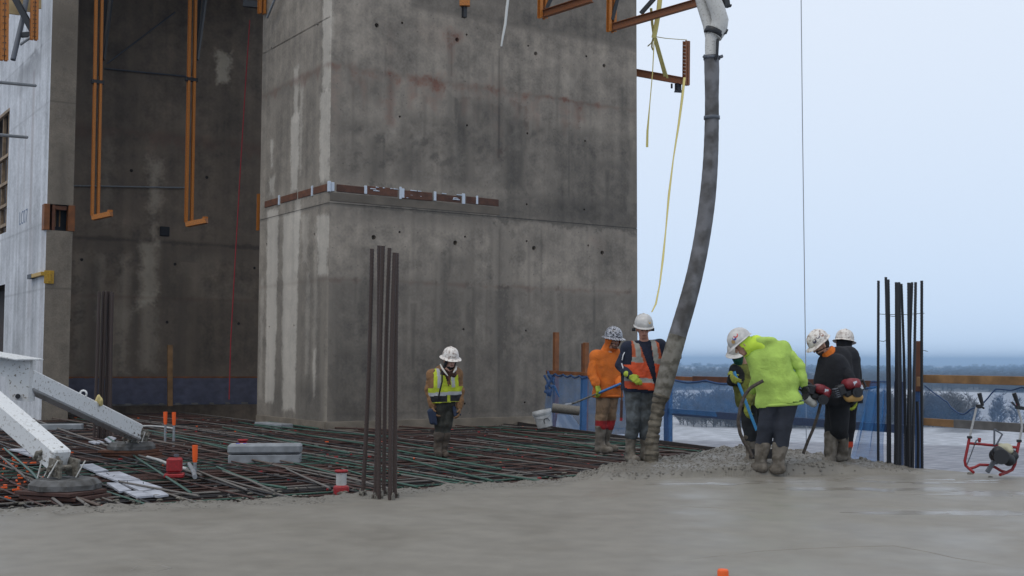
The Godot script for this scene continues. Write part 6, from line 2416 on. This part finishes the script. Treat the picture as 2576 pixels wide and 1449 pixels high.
func people() -> void:
	var boots := cloth("muddy boots", Vector3(0.20, 0.175, 0.145), true)
	var whitehat := mat("white hat", Vector3(0.74, 0.72, 0.69), 0.35, T.cloud, 2.2)
	var scuffhat := mat("scuffed hat", Vector3(0.72, 0.68, 0.63), 0.45, noise_map("scuff", 0.012, gray(1.0), Color(0.55, 0.46, 0.42), 0.70, FastNoiseLite.TYPE_SIMPLEX_SMOOTH, 4, 512, 0.12), 2.6)
	var busyhat := mat("patterned hat", Vector3(0.45, 0.46, 0.50), 0.3, noise_map("busy", 0.02, gray(1.0), Color(0.12, 0.12, 0.17), 0.5, FastNoiseLite.TYPE_SIMPLEX_SMOOTH, 3, 512, 0.05), 3.0)
	var lime := mat("lime glove", Vector3(0.50, 0.60, 0.06), 0.8, T.fine, 3.0)
	var silver := Color(0.50, 0.52, 0.53)
	# tan jacket, alone on the mat
	var w1 := person("person in tan jacket and yellow vest standing alone on the rebar mat", 17.9,
		{"head": [1133, 906, 0.04], "neck": [1127, 931], "sl": [1087, 944, 0.03], "sr": [1149, 943, -0.05], "el": [1079, 982, 0.03], "wl": [1088, 1022, 0.09], "er": [1157, 986, -0.04], "wr": [1156, 1024, 0.04], "hl": [1110, 1014, 0.02], "hr": [1133, 1014, -0.04], "kl": [1105, 1070, 0.04], "kr": [1123, 1071, -0.02], "al": [1102, 1126], "ar": [1115, 1128, -0.05], "tl": [1104, 1144, 0.17], "tr": [1121, 1145, 0.1]},
		{"face": Vector3(0.38, -0.16, 0.9), "jacket": vmat("tan duck", 0.9, T.cloud, 1.4, T.folds, 1.2), "trousers": cloth("olive trousers", Vector3(0.055, 0.055, 0.045), true), "boots": cloth("brown boots", Vector3(0.10, 0.078, 0.06), true), "gloves": mat("tan glove", Vector3(0.27, 0.15, 0.07), 0.85, T.fine, 3.0), "hat": scuffhat, "brim": 0.04, "hood": mat("black knit", Vector3(0.012, 0.012, 0.014), 0.95), "hood_name": "balaclava", "hood_off": 0.008, "face_w": 0.064, "face_lo": -0.085, "curl_l": 0.5, "curl_r": 0.5, "palm_l": Vector3(1, 0, 0.1), "palm_r": Vector3(-1, 0, 0.1), "hem": -0.07, "hemw": 0.0, "arm": 1.06, "fold": 0.012, "leg": 0.86, "jacket_tint": func(p: Vector3) -> Color: return Color(0.07, 0.035, 0.022) if p.distance_to(at(1130, 938, 17.68)) < 0.17 or p.distance_to(at(1102, 927, 17.75)) < 0.09 else Color(0.29, 0.15, 0.066), "cuff": mat("brown knit", Vector3(0.07, 0.04, 0.025), 0.95),
		"skin": Color(0.55, 0.32, 0.24), "jacket_extra": [[1104, 930, -0.05, 1118, 938, 0.08, 0.055, 0.05], [1148, 932, -0.05, 1140, 942, 0.08, 0.045, 0.05], [1110, 928, -0.06, 1142, 928, -0.1, 0.05, 0.05]],
		"vest": {"wide": 0.94, "end": 0.98, "mid": 0.035, "open": func(s: float) -> float: return 0.045 * clampf(0.40 - s, 0.0, 0.40) / 0.40, "tint": func(s: float, l: float, fw: float) -> Color:
			if s > 0.72:
				return Color(0.6, 0.68, 0.04) if absf(l - 0.035) < 0.02 or s > 0.945 else Color(0.015, 0.015, 0.018)
			if s > 0.60:
				return Color(0.52, 0.54, 0.55)
			if s < 0.45 and absf(absf(l) - 0.105) < 0.026:
				return Color(0.52, 0.54, 0.55)
			return Color(0.58, 0.68, 0.03)}})
	var hh := Shape.new()
	hh.tube([at(1112, 934, 17.72), at(1112, 960, 17.66), at(1106, 985, 17.66), at(1103, 1003, 17.7)], 0.012, 6)
	part(hh, "black_strap", mat("black knit", Vector3.ZERO), w1)
	var lin := Shape.new()
	lin.tube([at(1108, 917, 17.83), at(1112, 926, 17.72), at(1119, 936, 17.66), at(1127, 946, 17.64)], [0.012, 0.016, 0.014, 0.006], 6)
	lin.tube([at(1148, 921, 17.83), at(1146, 930, 17.74), at(1140, 938, 17.68)], [0.012, 0.02, 0.008], 6)
	part(lin, "collar_lining", mat("fleece lining", Vector3(0.5, 0.48, 0.44), 0.95), w1)
	var zp := Shape.new()
	zp.tube([at(1129, 946, 17.63), at(1131, 958, 17.62), at(1133, 968, 17.63)], 0.012, 6)
	part(zp, "zip", M["brown board"], w1)
	var pch := Shape.new()
	blob(pch, [[at(1083, 1036, 17.75), at(1087, 1062, 17.75), 0.05, 0.04], [at(1093, 1040, 17.75), at(1096, 1066, 17.75), 0.03, 0.025]], 0.014, 0.02)
	part(pch, "tool_pouch", mat("navy pouch", Vector3(0.02, 0.03, 0.06), 0.9), w1)
	var pb := Shape.new()
	blob(pb, [[at(1142, 1026, 17.85), at(1146, 1046, 17.8), 0.03, 0.025], [at(1150, 1036, 17.8), at(1158, 1044, 17.8), 0.02, 0.014]], 0.012, 0.015)
	part(pb, "tool_pouch", M["navy pouch"], w1)
	# orange hoodie with the roller
	var red_band := Vector2(at(0, 1076, 17.3).y, at(0, 1053, 17.3).y)
	person("person in orange hoodie and patterned hard hat holding a roller handle", 17.3,
		{"head": [1543, 856, 0.04], "neck": [1531, 884], "sl": [1500, 897, 0.06], "sr": [1548, 893, -0.08], "el": [1489, 941, 0.12], "wl": [1501, 968, 0.22], "er": [1557, 943, -0.08], "wr": [1556, 968, 0.1], "hl": [1517, 986, 0.03], "hr": [1540, 986, -0.06], "kl": [1513, 1050, 0.06], "kr": [1535, 1050, -0.05], "al": [1509, 1114, 0.02], "ar": [1520, 1112, -0.1], "tl": [1534, 1133, 0.14], "tr": [1547, 1129, 0.0]},
		{"face": Vector3(0.5, -0.12, 0.84), "jacket": cloth("orange fleece", Vector3(0.78, 0.19, 0.02)), "top": "hoodie", "trousers": vmat("tan trousers", 0.9, T.mud, 0.9, T.folds, 0.9), "trouser_tint": func(p: Vector3) -> Color: return Color(0.42, 0.025, 0.03) if p.y < red_band.y else Color(0.29, 0.19, 0.115), "trouser_end": 0.36, "boot_top": 0.38, "boots": boots, "gloves": lime, "hat": busyhat, "brim": 0.04, "hat_tilt": -0.06, "hood": M["orange fleece"], "hood_off": 0.02, "face_w": 0.078, "face_lo": -0.11, "face_in": 0.0, "curl_l": 0.6, "curl_r": 0.6, "hide_r": true, "hem": 0.04, "band": true, "palm_l": Vector3(0.6, 0, 0.6) * -1.0, "hand_l": Vector3(0.25, -0.9, 0.2), "beard": Color(0.17, 0.10, 0.07), "arm": 1.15, "bulk": 1.0,
		"jacket_extra": [[1500, 892, -0.1, 1532, 892, -0.14, 0.05, 0.045]]})
	# vest man hugging the hose
	var stripe := func(p: Vector3) -> Color: return Color(0.018, 0.024, 0.05)
	var w3 := person("person in orange vest and navy jacket guiding the pump hose", 15.7,
		{"head": [1619, 827, 0.08], "neck": [1621, 862], "sl": [1579, 876, 0.04], "sr": [1660, 870, -0.02], "el": [1560, 920, 0.03], "wl": [1583, 944, 0.2], "er": [1681, 908, 0.0], "wr": [1703, 896, 0.24], "hl": [1594, 982], "hr": [1629, 984], "kl": [1593, 1055, 0.05], "kr": [1626, 1055], "al": [1585, 1132], "ar": [1624, 1136, -0.06], "tl": [1601, 1157, 0.17], "tr": [1657, 1154, 0.12]},
		{"face": Vector3(0.06, -0.34, 0.93), "jacket": cloth("navy jacket", Vector3(0.014, 0.020, 0.045)), "trousers": cloth("slate trousers", Vector3(0.105, 0.12, 0.13), true), "boots": boots, "gloves": lime, "hat": whitehat, "hat_tilt": 0.05, "visor": 0.022, "skin": Color(0.50, 0.25, 0.18), "stickers": [[-2.1, 0.07, 0.022, Vector3(0.7, 0.4, 0.04)]], "hair": mat("dark hair", Vector3(0.02, 0.015, 0.012), 0.9), "curl_l": 0.35, "palm_l": Vector3(0.3, -0.4, -0.6), "hand_l": Vector3(0.75, -0.5, 0.3), "hide_r": true, "leg": 1.08, "trouser_end": 0.5, "boot_top": 0.3, "hem": -0.01,
		"vest": {"end": 0.97, "mid": 0.0, "shift": 0.10, "open": func(s: float) -> float: return 0.014 + 0.05 * clampf(1.0 - s * 1.2, 0.0, 1.0), "tint": func(s: float, l: float, fw: float) -> Color:
			if s < 0.36 and absf(absf(l) - 0.112) < 0.036 or s > 0.24 and s < 0.36 and absf(l) > 0.06:
				return Color(0.36, 0.35, 0.31)
			if s > 0.70 and s < 0.80:
				return Color(0.42, 0.42, 0.40)
			if s < 0.34:
				return Color(0.50, 0.10, 0.03)
			return Color(0.78, 0.10, 0.025)}})
	glove(w3, at(1705, 896, 15.42), Vector3(0.3, 0.1, 1), Vector3(-1, 0, 0.2), -1.0, 0.5, mat("black glove", Vector3(0.015, 0.015, 0.017), 0.8, T.fine, 3.0))
	var ms := Shape.new()
	ms.tube([at(1574, 880, 15.60), at(1568, 893, 15.58), at(1565, 906, 15.6)], 0.012, 6, true, 0.4)
	ms.tube([at(1564, 914, 15.58), at(1568, 926, 15.55), at(1574, 936, 15.5)], 0.011, 6, true, 0.4)
	part(ms, "sleeve_mark", mat("reflective tape", Vector3(0.6, 0.6, 0.62), 0.5), w3)
	var muff := Shape.new()
	for x in [1594.0, 1642.0]:
		muff.tube([at(x - 4, 829, 15.62), at(x + 4, 829, 15.62)], 0.022, 10)
	part(muff, "hat_clip", M["black steel"], w3)
	# lime hoodie, back turned
	person("person in lime green hoodie bending over with back turned", 14.2,
		{"head": [1868, 866, 0.02], "neck": [1896, 866], "sl": [1894, 896, -0.02], "sr": [1970, 876, 0.04], "el": [1904, 950, -0.12], "wl": [1894, 982, -0.25], "er": [2012, 922, 0.06], "wr": [2022, 966, 0.07], "hl": [1938, 1012, -0.03], "hr": [1981, 1010, 0.05], "kl": [1927, 1078, -0.02], "kr": [1970, 1076, 0.05], "al": [1914, 1150, -0.02], "ar": [1959, 1153, 0.05], "tl": [1900, 1176, -0.06], "tr": [1947, 1180, 0.02]},
		{"face": Vector3(-0.78, -0.58, -0.06), "jacket": cloth("lime fleece", Vector3(0.54, 0.78, 0.15)), "top": "hoodie", "trousers": cloth("dark slate trousers", Vector3(0.028, 0.033, 0.048)), "boots": boots, "gloves": M["black glove"], "hat": whitehat, "hat_tilt": -0.05, "stickers": [[3.25, 0.085, 0.03, Vector3(0.6, 0.05, 0.03)], [3.5, 0.07, 0.026, Vector3(0.03, 0.03, 0.25)], [3.75, 0.045, 0.024, Vector3(0.4, 0.25, 0.1)]], "hood": mat("lime band", Vector3(0.55, 0.76, 0.06), 0.8), "hood_name": "neck_cover", "face_w": 0.09, "face_lo": -0.12, "curl_r": 0.5, "palm_r": Vector3(-0.6, 0, 0.6), "arm": 1.04, "leg": 1.12, "bulk": 1.0, "hem": 0.0, "hemw": 0.045, "band": true, "trouser_end": 0.55, "boot_top": 0.6, "boot": 1.15, "hide_l": true,
		"jacket_extra": [[1906, 858, 0.04, 1944, 860, 0.03, 0.055, 0.06], [1890, 876, 0.0, 1940, 880, 0.0, 0.062, 0.085], [1925, 905, 0.02, 1958, 898, 0.04, 0.12, 0.12], [1935, 960, 0.0, 1985, 960, 0.04, 0.13, 0.13]]})
	# green mask, mostly hidden
	person("person in green face mask half hidden behind the lime hoodie", 15.2,
		{"head": [1857, 889, 0.1], "neck": [1869, 914], "sl": [1853, 932, 0.06], "sr": [1898, 926, -0.08], "el": [1842, 960, 0.08], "wl": [1842, 948, 0.24], "er": [1893, 978, 0.1], "wr": [1882, 1016, 0.24], "hl": [1880, 1005, 0.04], "hr": [1903, 1005, -0.1], "kl": [1886, 1072, 0.06], "kr": [1902, 1072, -0.04], "al": [1891, 1138], "ar": [1903, 1138, -0.06], "tl": [1882, 1158, 0.12], "tr": [1895, 1158, 0.1]},
		{"face": Vector3(-0.45, -0.5, 0.72), "jacket": vmat("olive jacket", 0.9, T.mud, 0.9, T.folds, 0.9), "jacket_tint": func(p: Vector3) -> Color:
			var e := at(1842, 945, 15.0)
			return Color(0.02, 0.02, 0.024) if p.distance_to(e) < 0.17 else Color(0.20, 0.22, 0.045), "trousers": cloth("black trousers", Vector3(0.022, 0.025, 0.03), true), "boots": boots, "gloves": mat("dull lime glove", Vector3(0.36, 0.40, 0.06), 0.85, T.fine, 3.0), "hat": whitehat, "hat_tilt": 0.05, "mask": cloth("green mask", Vector3(0.012, 0.11, 0.075)), "curl_l": 0.6, "curl_r": 0.6, "palm_l": Vector3(0.7, 0, -0.4), "palm_r": Vector3(0.5, 0, -0.5), "hand_l": Vector3(0.1, -0.4, 0.8), "hand_r": Vector3(-0.1, -0.9, 0.4)})
	# black jacket with engine
	var dk := cloth("black jacket", Vector3(0.010, 0.011, 0.016))
	var w6 := person("person in black jacket with orange collar carrying an engine", 14.9,
		{"head": [2064, 868, 0.02], "neck": [2086, 888], "sl": [2090, 908, -0.15], "sr": [2106, 912, 0.17], "el": [2078, 962, -0.2], "wl": [2062, 985, -0.1], "er": [2136, 952, 0.24], "wr": [2146, 984, 0.3], "hl": [2105, 1004, -0.09], "hr": [2112, 1006, 0.1], "kl": [2096, 1072, -0.05], "kr": [2113, 1076, 0.1], "al": [2089, 1136, 0.06], "ar": [2119, 1134, -0.12], "tl": [2078, 1162, 0.13], "tr": [2106, 1150, -0.1]},
		{"face": Vector3(-0.82, -0.5, 0.2), "jacket": dk, "trousers": cloth("black bibs", Vector3(0.009, 0.010, 0.013)), "boots": boots, "gloves": M["black glove"], "hat": scuffhat, "brim": 0.014, "stickers": [[3.3, 0.085, 0.028, Vector3(0.08, 0.06, 0.09)], [2.85, 0.07, 0.024, Vector3(0.3, 0.14, 0.1)], [3.8, 0.06, 0.026, Vector3(0.06, 0.05, 0.08)]], "hair": M["dark hair"], "beard": Color(0.05, 0.03, 0.022), "bulk": 1.3, "arm": 1.2, "leg": 1.22, "hemw": 0.07, "trouser_end": 0.35, "boot_top": 0.35, "boot": 1.2, "hide_l": true, "curl_r": 0.6, "palm_r": Vector3(-0.5, 0, -0.5),
		"jacket_extra": [[2080, 915, 0, 2076, 960, 0.02, 0.12, 0.14], [2110, 905, 0.0, 2120, 960, 0.02, 0.15, 0.14], [2108, 896, 0.0, 2136, 896, -0.15, 0.11, 0.12], [2134, 900, -0.15, 2138, 965, -0.1, 0.13, 0.13]]})
	var col := Shape.new()
	var nk := at(2083, 889, 14.9)
	var nd := Vector3(-0.62, 0.75, 0.05).normalized()
	var nx := nd.cross(Vector3(0, 0, 1)).normalized()
	var cp := []
	for k in 13:
		var a0 := lerpf(-2.5, 2.5, k / 13.0)
		var a1 := lerpf(-2.5, 2.5, (k + 1) / 13.0)
		var c0 := nx * cos(a0) * 0.088 + Vector3(0, 0, 1) * sin(a0) * 0.095
		var c1 := nx * cos(a1) * 0.088 + Vector3(0, 0, 1) * sin(a1) * 0.095
		for h in 3:
			cp.append([nk + c0 * (1.1 - h * 0.06) + nd * (h * 0.024 - 0.02), nk + c1 * (1.1 - h * 0.06) + nd * (h * 0.024 - 0.02), 0.017, 0.017])
	cp.append([nk + nx * 0.08 - nd * 0.03, nk + nx * 0.11 - nd * 0.09, 0.04, 0.05])
	blob(col, cp, 0.0105, 0.012, 0.006, 8.0)
	part(col, "orange_collar", M["orange fleece"], w6)
	# the one behind
	person("person in black stooping behind the black jacket, white hard hat showing", 15.6,
		{"head": [2124, 866, 0.02], "neck": [2130, 888], "sl": [2112, 908, 0.05], "sr": [2146, 905, -0.05], "el": [2108, 955, 0.02], "wl": [2115, 995, 0.1], "er": [2150, 950, -0.02], "wr": [2151, 1002, 0.1], "hl": [2120, 1004], "hr": [2138, 1004], "kl": [2117, 1074], "kr": [2134, 1074], "al": [2119, 1132], "ar": [2128, 1134], "tl": [2112, 1154, -0.1], "tr": [2124, 1154, -0.08]},
		{"face": Vector3(0.2, -0.15, -1.0), "jacket": dk, "trousers": vmat("bib trousers", 0.9), "trouser_tint": func(p: Vector3) -> Color: return Color(0.6, 0.06, 0.02) if p.y < at(0, 1104, 15.6).y else Color(0.010, 0.011, 0.014), "trouser_end": 0.75, "boot_top": 0.8, "boots": boots, "gloves": lime, "hat": scuffhat, "brim": 0.03, "hat_tilt": 0.0, "tilt": 0.12, "hood": M["black knit"], "hood_off": 0.012, "curl_l": 0.5, "curl_r": 0.5})


# ---------- tools
func tools() -> void:
	# roller on a long handle
	var z := 17.05
	var t := thing("tamping_roller", "mud caked roller on a grey and blue handle held by the orange hoodie", "roller", at(1424, 1042, z))
	var s := Shape.new()
	var a := at(1389, 1026, z - 0.1)
	var b := at(1458, 1034, z - 0.1)
	s.tube([a, a.lerp(b, 0.01), a.lerp(b, 0.99), b], [0.055, 0.066, 0.066, 0.055], 20)
	part(s, "roller_drum", M["wet mud"], t)
	s = Shape.new()
	s.tube([at(1424, 1020, z - 0.05), at(1448, 1013, z), at(1508, 988, z)], 0.014, 8)
	part(s, "lower_handle", mat("caked handle", Vector3(0.14, 0.135, 0.12), 0.8, T.mud, 3.0), t)
	s = Shape.new()
	s.tube([at(1506, 989, z), at(1562, 965, z + 0.02)], 0.019, 10)
	part(s, "blue_handle", mat("bright blue pole", Vector3(0.03, 0.20, 0.55), 0.4, T.fine, 2.0), t)
	s = Shape.new()
	s.tube([at(1560, 966, z + 0.02), at(1576, 957, z + 0.03)], 0.015, 8)
	part(s, "handle_end", M["caked handle"], t)
	s = Shape.new()
	blob(s, [[at(1424, 1020, z - 0.1), at(1436, 1017, z - 0.06), 0.028, 0.02], [at(1428, 1024, z - 0.1), at(1424, 1030, z - 0.1), 0.02, 0.02]], 0.01, 0.015)
	part(s, "yoke", M.galvanised, t)
	s = Shape.new()
	s.tube([at(1565, 958, 16.9), at(1564, 1010, 16.9)], 0.012, 8)
	var hk := thing("hanging_tool", "slim dark handled tool with red tip hanging between the two orange workers", "hand tool", at(1563, 1060, 16.9))
	part(s, "shaft", M["brown board"], hk)
	s = Shape.new()
	s.tube([at(1564, 1008, 16.9), at(1563, 1052, 16.9)], 0.02, 8)
	part(s, "grip", M["rust bar"], hk)
	s = Shape.new()
	s.tube([at(1563, 1051, 16.9), at(1563, 1059, 16.9)], 0.021, 8)
	part(s, "red_tip", M["red plastic"], hk)
	# blue handled rake
	z = 14.72
	var r := thing("concrete_rake", "blue handled concrete rake in the hands of the masked worker", "rake", at(1910, 1110, z))
	s = Shape.new()
	s.tube([at(1847, 935, z + 0.15), at(1904, 1083, z)], 0.019, 10)
	part(s, "handle", mat("sky blue pole", Vector3(0.05, 0.32, 0.68), 0.4, T.fine, 2.0), r)
	s = Shape.new()
	s.tube([at(1904, 1082, z), at(1914, 1108, z), at(1920, 1130, z)], 0.016, 8)
	part(s, "socket", M["dark bar"], r)
	s = Shape.new()
	s.beam(at(1885, 1142, z), at(1952, 1142, z), 0.02, 0.12)
	part(s, "blade", M["dark bar"], r)
	# vibrator shafts
	for k in [[[[1920, 958], [1905, 966], [1888, 976], [1874, 994], [1863, 1025], [1857, 1060], [1862, 1090], [1872, 1112], [1884, 1130], [1893, 1150]], 13.98, 0.021, "brown flexible vibrator shaft looping down to the mud by the lime hoodie"], [[[2066, 1012], [2056, 1050], [2045, 1082], [2032, 1112], [2021, 1142]], 14.55, 0.019, "straight brown vibrator shaft slanting from the left engine"]]:
		var pts := []
		for p in k[0]:
			pts.append(at(p[0], p[1], k[1]))
		var sm := Curve3D.new()
		for j in pts.size():
			var d: Vector3 = (pts[mini(j + 1, pts.size() - 1)] - pts[maxi(j - 1, 0)]) / 6.0
			sm.add_point(pts[j], -d, d)
		var q := []
		for j in 33:
			q.append(sm.sample_baked(sm.get_baked_length() * j / 32.0))
		s = Shape.new()
		s.tube(q, k[2], 10)
		single(s, "vibrator_shaft", mat("brown sheath", Vector3(0.075, 0.058, 0.045), 0.7, T.mud, 2.5), k[3], "vibrator shaft", "vibrator shafts")
	engine(at(2058, 990, 14.55), -0.25, "left red and black vibrator engine with white tank between two workers")
	engine(at(2137, 978, 14.42), 0.35, "right red and black vibrator engine with tan tank on the black jacket's hip")
	screed()


func engine(c: Vector3, roll: float, label: String) -> void:
	var t := thing("vibrator_engine", label, "engine", c - Vector3(0, 0.16, 0), "vibrator engines in the workers' hands")
	var bs := Basis(Vector3.BACK, roll)
	var X := func(x: float, y: float, z: float) -> Vector3: return c + bs * Vector3(x, y, z)
	var left := roll < 0.0
	var m := 1.0 if left else -1.0
	var s := Shape.new()
	blob(s, [[X.call(0.0, 0.055, -0.06), X.call(0.0, 0.055, 0.08), 0.065, 0.06], [X.call(0.07, 0.03, -0.06), X.call(0.08, 0.02, 0.08), 0.06, 0.055], [X.call(0.04, 0.07, 0.0), X.call(0.1, 0.05, 0.05), 0.05, 0.045]], 0.013, 0.015)
	part(s, "red_cowl", mat("engine red", Vector3(0.24, 0.012, 0.022), 0.5, T.cloud, 3.0), t)
	s = Shape.new()
	s.box(Transform3D(bs, X.call(-0.10 * m if left else -0.1, 0.02, 0.0)), Vector3(0.11, 0.13, 0.16), 0.02)
	s.box(Transform3D(bs, X.call(0.02, -0.04, 0.0)), Vector3(0.22, 0.09, 0.15), 0.02)
	part(s, "crankcase", M["black steel"], t)
	s = Shape.new()
	for k in 5:
		s.box(Transform3D(bs, X.call(-0.17 - 0.0, 0.06 - k * 0.024, 0.03)), Vector3(0.05, 0.01, 0.13), 0.002)
	part(s, "cooling_fins", M.cable, t)
	s = Shape.new()
	s.tube([X.call(0.05, -0.06, 0.07), X.call(0.05, -0.06, 0.125)], 0.062, 18)
	s.tube([X.call(0.05, -0.06, 0.12), X.call(0.05, -0.06, 0.135)], 0.03, 12)
	part(s, "starter_cover", M["black steel"], t)
	s = Shape.new()
	blob(s, [[X.call(-0.10 if left else -0.04, -0.10, 0.0), X.call(-0.03 if left else 0.07, -0.13, 0.02), 0.055, 0.05], [X.call(-0.13 if left else -0.06, -0.07, 0.0), X.call(-0.1 if left else 0.0, -0.1, 0.02), 0.045, 0.05]], 0.012, 0.02)
	part(s, "fuel_tank", M["white plastic"] if left else mat("tan tank", Vector3(0.5, 0.30, 0.1), 0.5), t)
	s = Shape.new()
	s.box(Transform3D(bs, X.call(0.06, 0.05, 0.118)), Vector3(0.05, 0.045, 0.012), 0.002)
	if not left:
		s.box(Transform3D(bs, X.call(0.11, -0.02, 0.105)), Vector3(0.05, 0.05, 0.012), 0.002)
	part(s, "label_plate", M["foam clip"], t)
	s = Shape.new()
	s.tube([X.call(-0.1, 0.08, 0.0), X.call(-0.14, 0.10, 0.0), X.call(-0.24, 0.06, 0.02), X.call(-0.25, 0.0, 0.02), X.call(-0.17, -0.03, 0.0)] if left else [X.call(0.12, 0.05, 0.0), X.call(0.19, 0.04, 0.0), X.call(0.2, -0.04, 0.0), X.call(0.12, -0.07, 0.0)], 0.016, 8)
	part(s, "handle", M["black steel"], t)


func screed() -> void:
	var z := 14.05
	var t := thing("power_screed", "red tubular power screed with two black handles standing at the slab edge", "screed", at(2500, 1196, z))
	var red := mat("red tube", Vector3(0.36, 0.016, 0.02), 0.45, T.fine, 1.5)
	# crop pixel -> view pixel
	var q := func(x: float, y: float, d := 0.0) -> Vector3: return at(2388.0 + x * 0.1712, 966.0 + y * 0.1712, z - d)
	var s := Shape.new()
	s.tube([q.call(300, 790), q.call(270, 950), q.call(232, 1130), q.call(245, 1200), q.call(300, 1250), q.call(360, 1300, 0.1)], 0.0165, 10)
	s.tube([q.call(1032, 850), q.call(1000, 1000), q.call(970, 1180), q.call(930, 1260), q.call(850, 1300), q.call(750, 1335, 0.1)], 0.018, 10)
	s.tube([q.call(295, 872), q.call(480, 888), q.call(760, 912), q.call(1010, 935)], 0.0165, 10)
	s.tube([q.call(300, 1245), q.call(380, 1225), q.call(450, 1188), q.call(580, 1192), q.call(680, 1225), q.call(760, 1275), q.call(850, 1300)], 0.0165, 10)
	part(s, "frame", red, t)
	s = Shape.new()
	s.tube([q.call(305, 780), q.call(350, 580), q.call(405, 345)], 0.014, 8)
	s.tube([q.call(1035, 840), q.call(1075, 640), q.call(1060, 520), q.call(1010, 350)], 0.014, 8)
	part(s, "handle_tube", mat("alloy tube", Vector3(0.5, 0.5, 0.5), 0.4, T.fine, 1.5), t)
	for k in [[[445, 135], [495, 320]], [[955, 135], [1030, 340]]]:
		var g := Shape.new()
		g.tube([q.call(k[0][0], k[0][1]), q.call((k[0][0] + k[1][0]) / 2, (k[0][1] + k[1][1]) / 2), q.call(k[1][0], k[1][1])], [0.026, 0.024, 0.018], 10)
		part(g, "grip", M["black steel"], t)
	s = Shape.new()
	s.beam(q.call(405, 330), q.call(470, 330), 0.05, 0.045)
	s.beam(q.call(470, 325), q.call(515, 362), 0.03, 0.02)
	s.beam(q.call(985, 340), q.call(1100, 360), 0.05, 0.04)
	s.beam(q.call(920, 265), q.call(985, 330), 0.012, 0.02)
	part(s, "clamp", M["black steel"], t)
	s = Shape.new()
	for k in [[302, 785], [1030, 838]]:
		s.beam(q.call(k[0] - 28, k[1]), q.call(k[0] + 30, k[1]), 0.05, 0.03)
	part(s, "collar", M["black steel"], t)
	s = Shape.new()
	s.beam(q.call(1000, 280), q.call(1030, 335), 0.02, 0.035)
	part(s, "throttle_lever", red, t)
	s = Shape.new()
	s.tube([q.call(665, 900, 0.02), q.call(668, 665, 0.02)], 0.012, 8)
	s.tube([q.call(668, 668, 0.02), q.call(785, 740, 0.02), q.call(700, 890, 0.02)], 0.012, 8)
	part(s, "lifting_bracket", M.cable, t)
	s = Shape.new()
	blob(s, [[q.call(700, 1050, 0.0), q.call(900, 1100, 0.0), 0.085, 0.075], [q.call(720, 1000, 0.1), q.call(880, 1120, 0.1), 0.07, 0.07], [q.call(930, 1040, 0.0), q.call(960, 1060, 0.05), 0.06, 0.05]], 0.012, 0.02)
	s.tube([q.call(770, 1075, 0.15), q.call(770, 1075, 0.2)], 0.085, 20)
	part(s, "engine", M["black steel"], t)
	s = Shape.new()
	blob(s, [[q.call(740, 930, -0.02), q.call(880, 950, -0.02), 0.05, 0.05], [q.call(860, 930, 0.0), q.call(895, 985, 0.04), 0.045, 0.04]], 0.012, 0.02)
	part(s, "fuel_tank", mat("cream tank", Vector3(0.42, 0.40, 0.28), 0.5), t)
	s = Shape.new()
	s.beam(q.call(665, 1130, 0.02), q.call(560, 1300, 0.02), 0.03, 0.05)
	s.tube([q.call(680, 1120, 0.02), q.call(690, 1180, 0.02)], 0.025, 10)
	part(s, "drive_tube", M.cable, t)
	s = Shape.new()
	s.tube([q.call(380, 880), q.call(330, 1020), q.call(262, 1190)], 0.007, 6)
	s.tube([q.call(380, 880, 0.02), q.call(400, 835, 0.02), q.call(450, 805, 0.02)], 0.009, 6)
	part(s, "throttle_cable", M.cable, t)
	s = Shape.new()
	s.beam(q.call(440, 800, 0.02), q.call(450, 860, 0.02), 0.02, 0.03, U)
	s.beam(q.call(425, 812, 0.02), q.call(468, 812, 0.02), 0.03, 0.03)
	part(s, "bracket", red, t)
